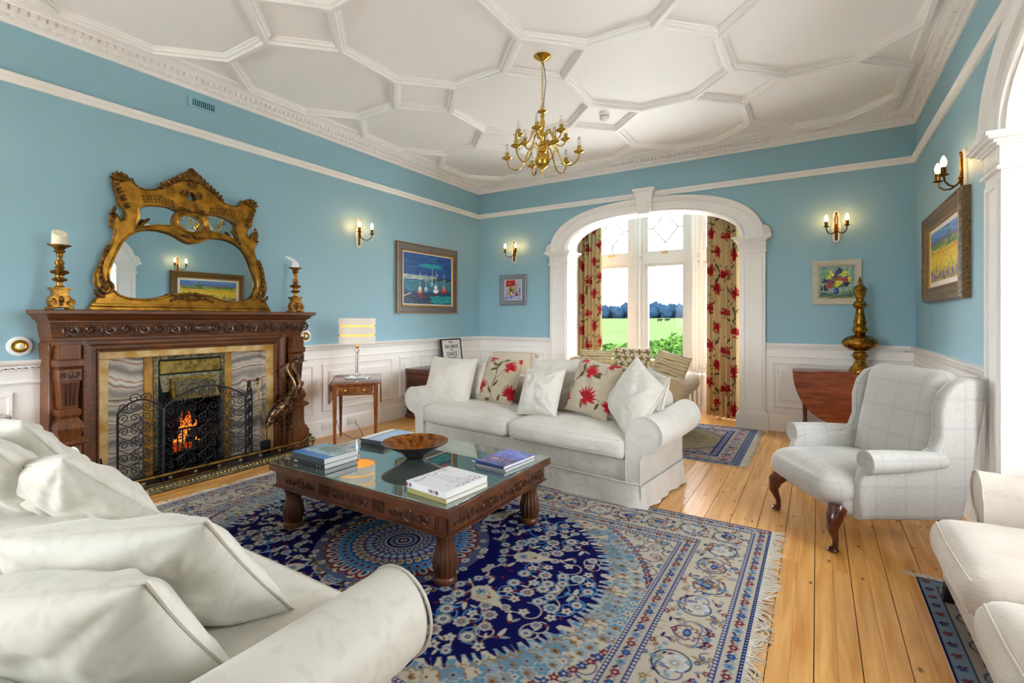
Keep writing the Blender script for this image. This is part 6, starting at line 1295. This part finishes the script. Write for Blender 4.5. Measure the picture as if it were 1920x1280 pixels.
# cushions of the bay sofa
c = Canvas(.45, .45, 120, 120, '#bfae88')
for i, y in enumerate((.03, .075, .12, .16, .21, .255, .3, .345, .39, .43)): c.line([(x_*.045, y+.006*math.sin(x_*.8+i)) for x_ in range(11)], .009 if i % 2 else .005, '#4f3d24' if i % 2 else '#7a6238')
stripe = c; c = Canvas(.45, .45, 130, 130, '#c2b69c'); rnd = random.Random(4)
for i in range(26):
    x, y = .05+.09*(i % 5)+.03*((i//5) % 2), .04+.085*(i//5); a = rnd.uniform(0, 6)
    for k in range(4): c.leaf(x, y, .05, .016, a+k*1.4, '#6f5a2c')
    c.line(spiral(x, y, .03, .012, a, .8, 10), .005, '#6f5a2c')
leafy = c; G2 = 'cushions on the sofa by the window'
pillow('striped cushion beside the left-hand curtain on the window sofa', pose(1116, 684, 6.2, .1, .28), .46, .42, .14, 'print_cloth', stripe, G2, False)
pillow('brown leaf-patterned cushion in the middle of the window sofa', pose(1183, 683, 6.12, 0, .3), .5, .45, .14, 'print_cloth', leafy, G2, False)
pillow('striped cushion against the right arm of the window sofa', pose(1254, 693, 6.05, -.35, .35, .18), .5, .43, .15, 'print_cloth', stripe, G2, False)
# cushions of the near sofa: placed by the bottom and top of their right-hand edges
def edge_pillow(label, B, T, along, w, th):
    B, T, A = Vector(B), Vector(T), Vector(along).normalized(); U = (T-B); h = U.length; U.normalize(); A = (A-U*A.dot(U)).normalized(); N_ = U.cross(A)
    pillow(label, frame_mat([tuple(A), tuple(N_), tuple(U)], B+U*h/2+A*w/2), w, h, th, 'damask', None, 'damask cushions on the near sofa', True, .028)
edge_pillow('ivory damask cushion upright behind the slumped ones on the near sofa', (-2.82, .97, .5), (-2.74, .64, .93), (-.93, -.3, 0), .5, .18)
edge_pillow('ivory damask cushion slumped at the far end of the near sofa', (-2.66, .84, .5), (-2.56, .50, .90), (-.93, -.3, 0), .52, .2)
edge_pillow('ivory damask cushion tipped forward by the far arm of the near sofa', (-2.37, .99, .51), (-2.36, .66, .83), (-.9, -.3, -.05), .45, .2)
edge_pillow('broad piped ivory damask cushion in the middle of the near sofa', (-1.29, .88, .50), (-1.215, .60, .875), (-.87, -.5, .02), .66, .2)
edge_pillow('piped ivory damask cushion wedged by the rolled arm of the near sofa', (-1.20, .68, .46), (-1.155, .455, .815), (-.87, -.5, .04), .78, .22)
# ---- wing chair
WR = math.radians(-58.9); wc = thing('wing_chair', 'pale grey checked wing armchair with mahogany cabriole legs', 'armchair', (-.02, 3.695, 0), WR)
obj('seat_base', MB().rbox((-.335, -.03, .20), (.335, .60, .33), .04, 3), 'plaid_wool', wc, angle=60)
seat = soft_box((-.335, -.13, .25), (.335, .52, .45), .095, .03, .02, 14, 2., .004); obj('seat_cushion', seat, 'plaid_wool', wc, angle=180)
MYZ = Matrix(((0,0,1,0),(1,0,0,0),(0,1,0,0),(0,0,0,1)))
side = [(.03, .205), (.03, .38), (.06, .49), (.13, .545), (.38, .56), (.46, .60), (.49, .68), (.49, .82), (.52, .92), (.575, .985), (.65, 1.01), (.76, 1.005), (.73, .8), (.67, .45), (.61, .205)]
for s in (-1, 1):
    mb = MB(); me_add(mb, curve_mesh([side], .012, .028, 3), Matrix.Translation((s*.345, 0, 0)) @ MYZ); wg = obj('wing_side', mb, 'plaid_wool', wc, angle=60)
    rings = []
    for j in range(15):
        v = j/14; y = .07+.43*v; r = .07*(1-.35*v*v); rings.append([(s*(.375+.0*v)+r*math.cos(2*PI*i/16), y, .535+.012*v+r*.95*math.sin(2*PI*i/16)) for i in range(16)])
    mb = MB(); mb.loft(rings); ar = obj('arm_roll', mb, 'plaid_wool', wc, angle=60)
    mb = MB(); mb.tube([(s*.375+.071*math.cos(2*PI*i/20), .069, .535+.067*math.sin(2*PI*i/20)) for i in range(20)], .004, 5, closed=True); obj('arm_piping', mb, 'plaid_wool', ar)
    mb = MB(); mb.tube([(s*(.345-.026), y, z) for y, z in side[4:12]], .0045, 5); obj('wing_piping', mb, 'plaid_wool', wg)
bk = soft_box((-.32, -.085, -.33), (.32, .085, .345), .085, 0, .03, 14, 4.); o = obj('backrest', bk, 'plaid_wool', wc, (0, .575, .70), (-.2, 0, 0), angle=180)
obj('back_panel', MB().loft([[(-.35, .58, .21), (.35, .58, .21), (.35, .63, .21), (-.35, .63, .21)], [(-.35, .70, 1.0), (.35, .70, 1.0), (.35, .75, 1.0), (-.35, .75, 1.0)]]), 'plaid_wool', wc, None, None); bpy.context.view_layer.update()
wood('leg_mahogany', '#5f2413', '#3a1209', .22, .5, st=(8, 8, 2))
for s in (-1, 1):
    pts = [(s*.30, -.04, .25), (s*.325, -.075, .2), (s*.325, -.085, .14), (s*.312, -.06, .07), (s*.31, -.06, .03), (s*.315, -.075, .012)]; obj('leg', MB().tube(pts, [.05, .045, .03, .017, .017, .027], 10).ball((s*.315, -.075, .012), (.028, .032, .012), 10, 6), 'leg_mahogany', wc)
    obj('leg', MB().tube([(s*.28, .56, .25), (s*.285, .59, .12), (s*.29, .64, .0)], [.03, .024, .018], 8), 'leg_mahogany', wc)
# ---- drop-leaf table and brass ornament
wood('cherry', '#9a4a24', '#7a3414', .25, .45, st=(2, 9, 9), sc=3)
dt = thing('drop_leaf_table', 'mahogany drop-leaf table with hanging half-round leaf behind the wing chair', 'table', (.225, 6.31, 0))
obj('table_top', MB().rbox((-.46, 0, .752), (.46, .27, .775), .006, 2), 'cherry', dt)
arc = [(.455*math.cos(PI*i/24), -.56*math.sin(PI*i/24)) for i in range(25)]
for y, nm in ((-.012, 'drop_leaf'), (.282, 'drop_leaf')):
    mb = MB(); me_add(mb, curve_mesh([[(.455, 0)]+arc[1:-1]+[(-.455, 0)]], .007, .003), Matrix.Translation((0, y, .757)) @ SWZ); obj(nm, mb, 'cherry', dt)
obj('apron', MB().box((-.36, .03, .65), (.36, .24, .752)), 'cherry', dt, smooth=False)
for x in (-.34, .34):
    for y in (.04, .23): obj('leg', MB().lathe([(.022, 0), (.025, .02), (.016, .05), (.02, .1), (.03, .15), (.018, .2), (.022, .4), (.03, .5), (.02, .55), (.028, .6), (.028, .755)], 12, Matrix.Translation((x, y, 0))), 'leg_mahogany', dt)
mb = MB().box((-.34, .12, .1), (.34, .15, .13)); obj('stretcher', mb, 'leg_mahogany', dt)
mat('chased_brass', '#b5873a', .24, 1., var=.5, vscale=34, col2='#6a4818', bump=.25, bscale=60)
def Q(l): return [(r*.00089, (1203-y)*.00089) for r, y in l]
br = thing('brass_ornament', 'tall tiered chased brass ornament with spire on the drop-leaf table', 'ornament', (.39, 6.43, .776))
obj('foot', MB().lathe(Q([(118, 1203), (118, 1190), (105, 1165), (70, 1120), (55, 1070), (50, 1058)]), 28), 'chased_brass', br)
obj('lower_knop', MB().lathe(Q([(50, 1058), (70, 1045), (78, 1015), (100, 1012), (100, 1008), (76, 1004), (70, 975), (52, 965), (50, 955)]), 24), 'chased_brass', br)
obj('bowl_body', MB().lathe(Q([(50, 956), (110, 940), (165, 905), (188, 865), (186, 845), (160, 805), (110, 775), (60, 762), (50, 750)]), 32), 'chased_brass', br)
obj('middle_knop', MB().lathe(Q([(50, 752), (68, 735), (76, 705), (100, 703), (100, 698), (76, 694), (66, 660), (56, 648)]), 24), 'chased_brass', br)
obj('neck', MB().lathe(Q([(56, 650), (66, 620), (64, 600), (52, 540), (42, 470), (40, 445)]), 24), 'chased_brass', br)
obj('upper_knop', MB().lathe(Q([(40, 446), (62, 430), (70, 408), (90, 405), (90, 400), (70, 396), (58, 365), (38, 352), (38, 330)]), 24), 'chased_brass', br)
obj('cup', MB().lathe(Q([(38, 332), (44, 322), (58, 270), (66, 218), (85, 214), (85, 209), (62, 205)]), 24), 'chased_brass', br)
obj('spire', MB().lathe(Q([(62, 206), (56, 185), (30, 160), (14, 150), (18, 135), (20, 120), (10, 85), (1, 52)]), 18), 'chased_brass', br)
# ---- curtains
def curtain_canvas():
    c = Canvas(.66, 2.95, 200, 880, '#c9b283'); rnd = random.Random(6)
    for k in range(2):
        x0 = .17+.33*k; P = [(x0+.06*math.sin(j*.9+k*2), j*.12-.1) for j in range(28)]; c.line(P, .009, STEM)
        for j in range(26):
            x, y = P[j]; s = 1 if (j+k) % 2 else -1; c.line([(x, y), (x+s*.04, y+.06), (x+s*.07, y+.09)], .006, STEM); c.leaf(x+s*.03, y+.05, .085, .02, PI/2-s*.9, LEAFC, '#3d3424')
            if j % 2: c.leaf(x-s*.02, y+.03, .08, .019, PI/2+s*.8, LEAFC, '#3d3424')
    for j in range(12):
        for k in range(2): bloom(c, .10+.33*k+(.17 if j % 2 else 0)+rnd.uniform(-.02, .02), .09+j*.255+(.07 if k else 0), rnd.uniform(.11, .13), PI/2+rnd.uniform(-.2, .2))
    return c
CC = curtain_canvas()
def curtain(label, M, w, hgt, folds, seed, flip=False, gather=0.):
    nx, nz = 170, 260; u = np.linspace(0, 1, nx); v = np.linspace(0, 1, nz); U, V = np.meshgrid(u, v); rnd = random.Random(seed); ph = rnd.uniform(0, 6)
    fr = U+.025*np.sin(U*9+ph); amp = .058*(.75+.25*np.sin(U*5+ph))*(.85+.3*(1-V))
    Y = amp*np.sin(fr*2*PI*folds)+.012*np.sin(fr*2*PI*folds*2+1); X = (U-.5)*w*(1+gather*(1-V))+.012*np.sin(fr*4*PI*folds)
    me = grid_me('curtain', np.stack([X, Y, V*hgt], -1)); set_cols(me, CC.samp(1-U if flip else U, V*hgt/2.95).reshape(-1, 3)); t = thing('curtain', label, 'curtain', (0, 0, 0)); t.matrix_world = M
    mobj('drape', me, 'print_cloth', t)
    mb = MB()
    for i in range(folds+1): x = (i/folds-.5)*w; mb.tube([(x+.014*math.cos(a), 0, hgt+.025+.018*math.sin(a)) for a in [2*PI*k/10 for k in range(10)]], .003, 5, closed=True)
    obj('curtain_ring', mb, 'brass', t, kind='stuff')
    return t
curtain('cream curtain with red flowers hanging left of the meadow window', Matrix.Translation((-3.06, 7.3, .02)), .40, 2.93, 6, 1)
curtain('cream curtain with red flowers hanging right of the meadow window', Matrix.Translation((-1.065, 7.09, .02)) @ Matrix.Rotation(-.42, 4, 'Z'), .47, 2.93, 6, 2, True)
for y, lab in ((ARCY+.95, 'cream curtain with red flowers in the side bay nearest the wing chair'), (ARCY-.95, 'cream curtain with red flowers at the far side of the side bay')):
    curtain(lab, Matrix.Translation((1.52, y, .02)) @ Matrix.Rotation(-PI/2, 4, 'Z'), .58, 2.93, 7, int(y*7))
# ---- radiator under the window
mat('radiator_paint', '#c9c7c4', .4, .2); rd = thing('column_radiator', 'grey cast-iron column radiator under the meadow window', 'radiator', (-1.98, 7.46, 0))
for i in range(22):
    x = -.66+i*.06; mb = MB()
    for y in (-.04, .04): mb.cyl((x, y, .1), (x, y, .52), .019, n=8)
    mb.ball((x, 0, .53), (.022, .062, .03), 8, 5); mb.ball((x, 0, .1), (.022, .062, .03), 8, 5); obj('column', mb, 'radiator_paint', rd)
for x in (-.66, .6): obj('foot', MB().box((x-.02, -.05, 0), (x+.02, .05, .1)), 'radiator_paint', rd)
obj('valve', MB().cyl((.66, 0, .1), (.70, 0, .1), .015, n=8).cyl((.70, 0, 0), (.70, 0, .13), .01, n=8).lathe([(.02, .13), (.022, .17), (.015, .18)], 12, Matrix.Translation((.70, 0, 0))), 'brass', rd)
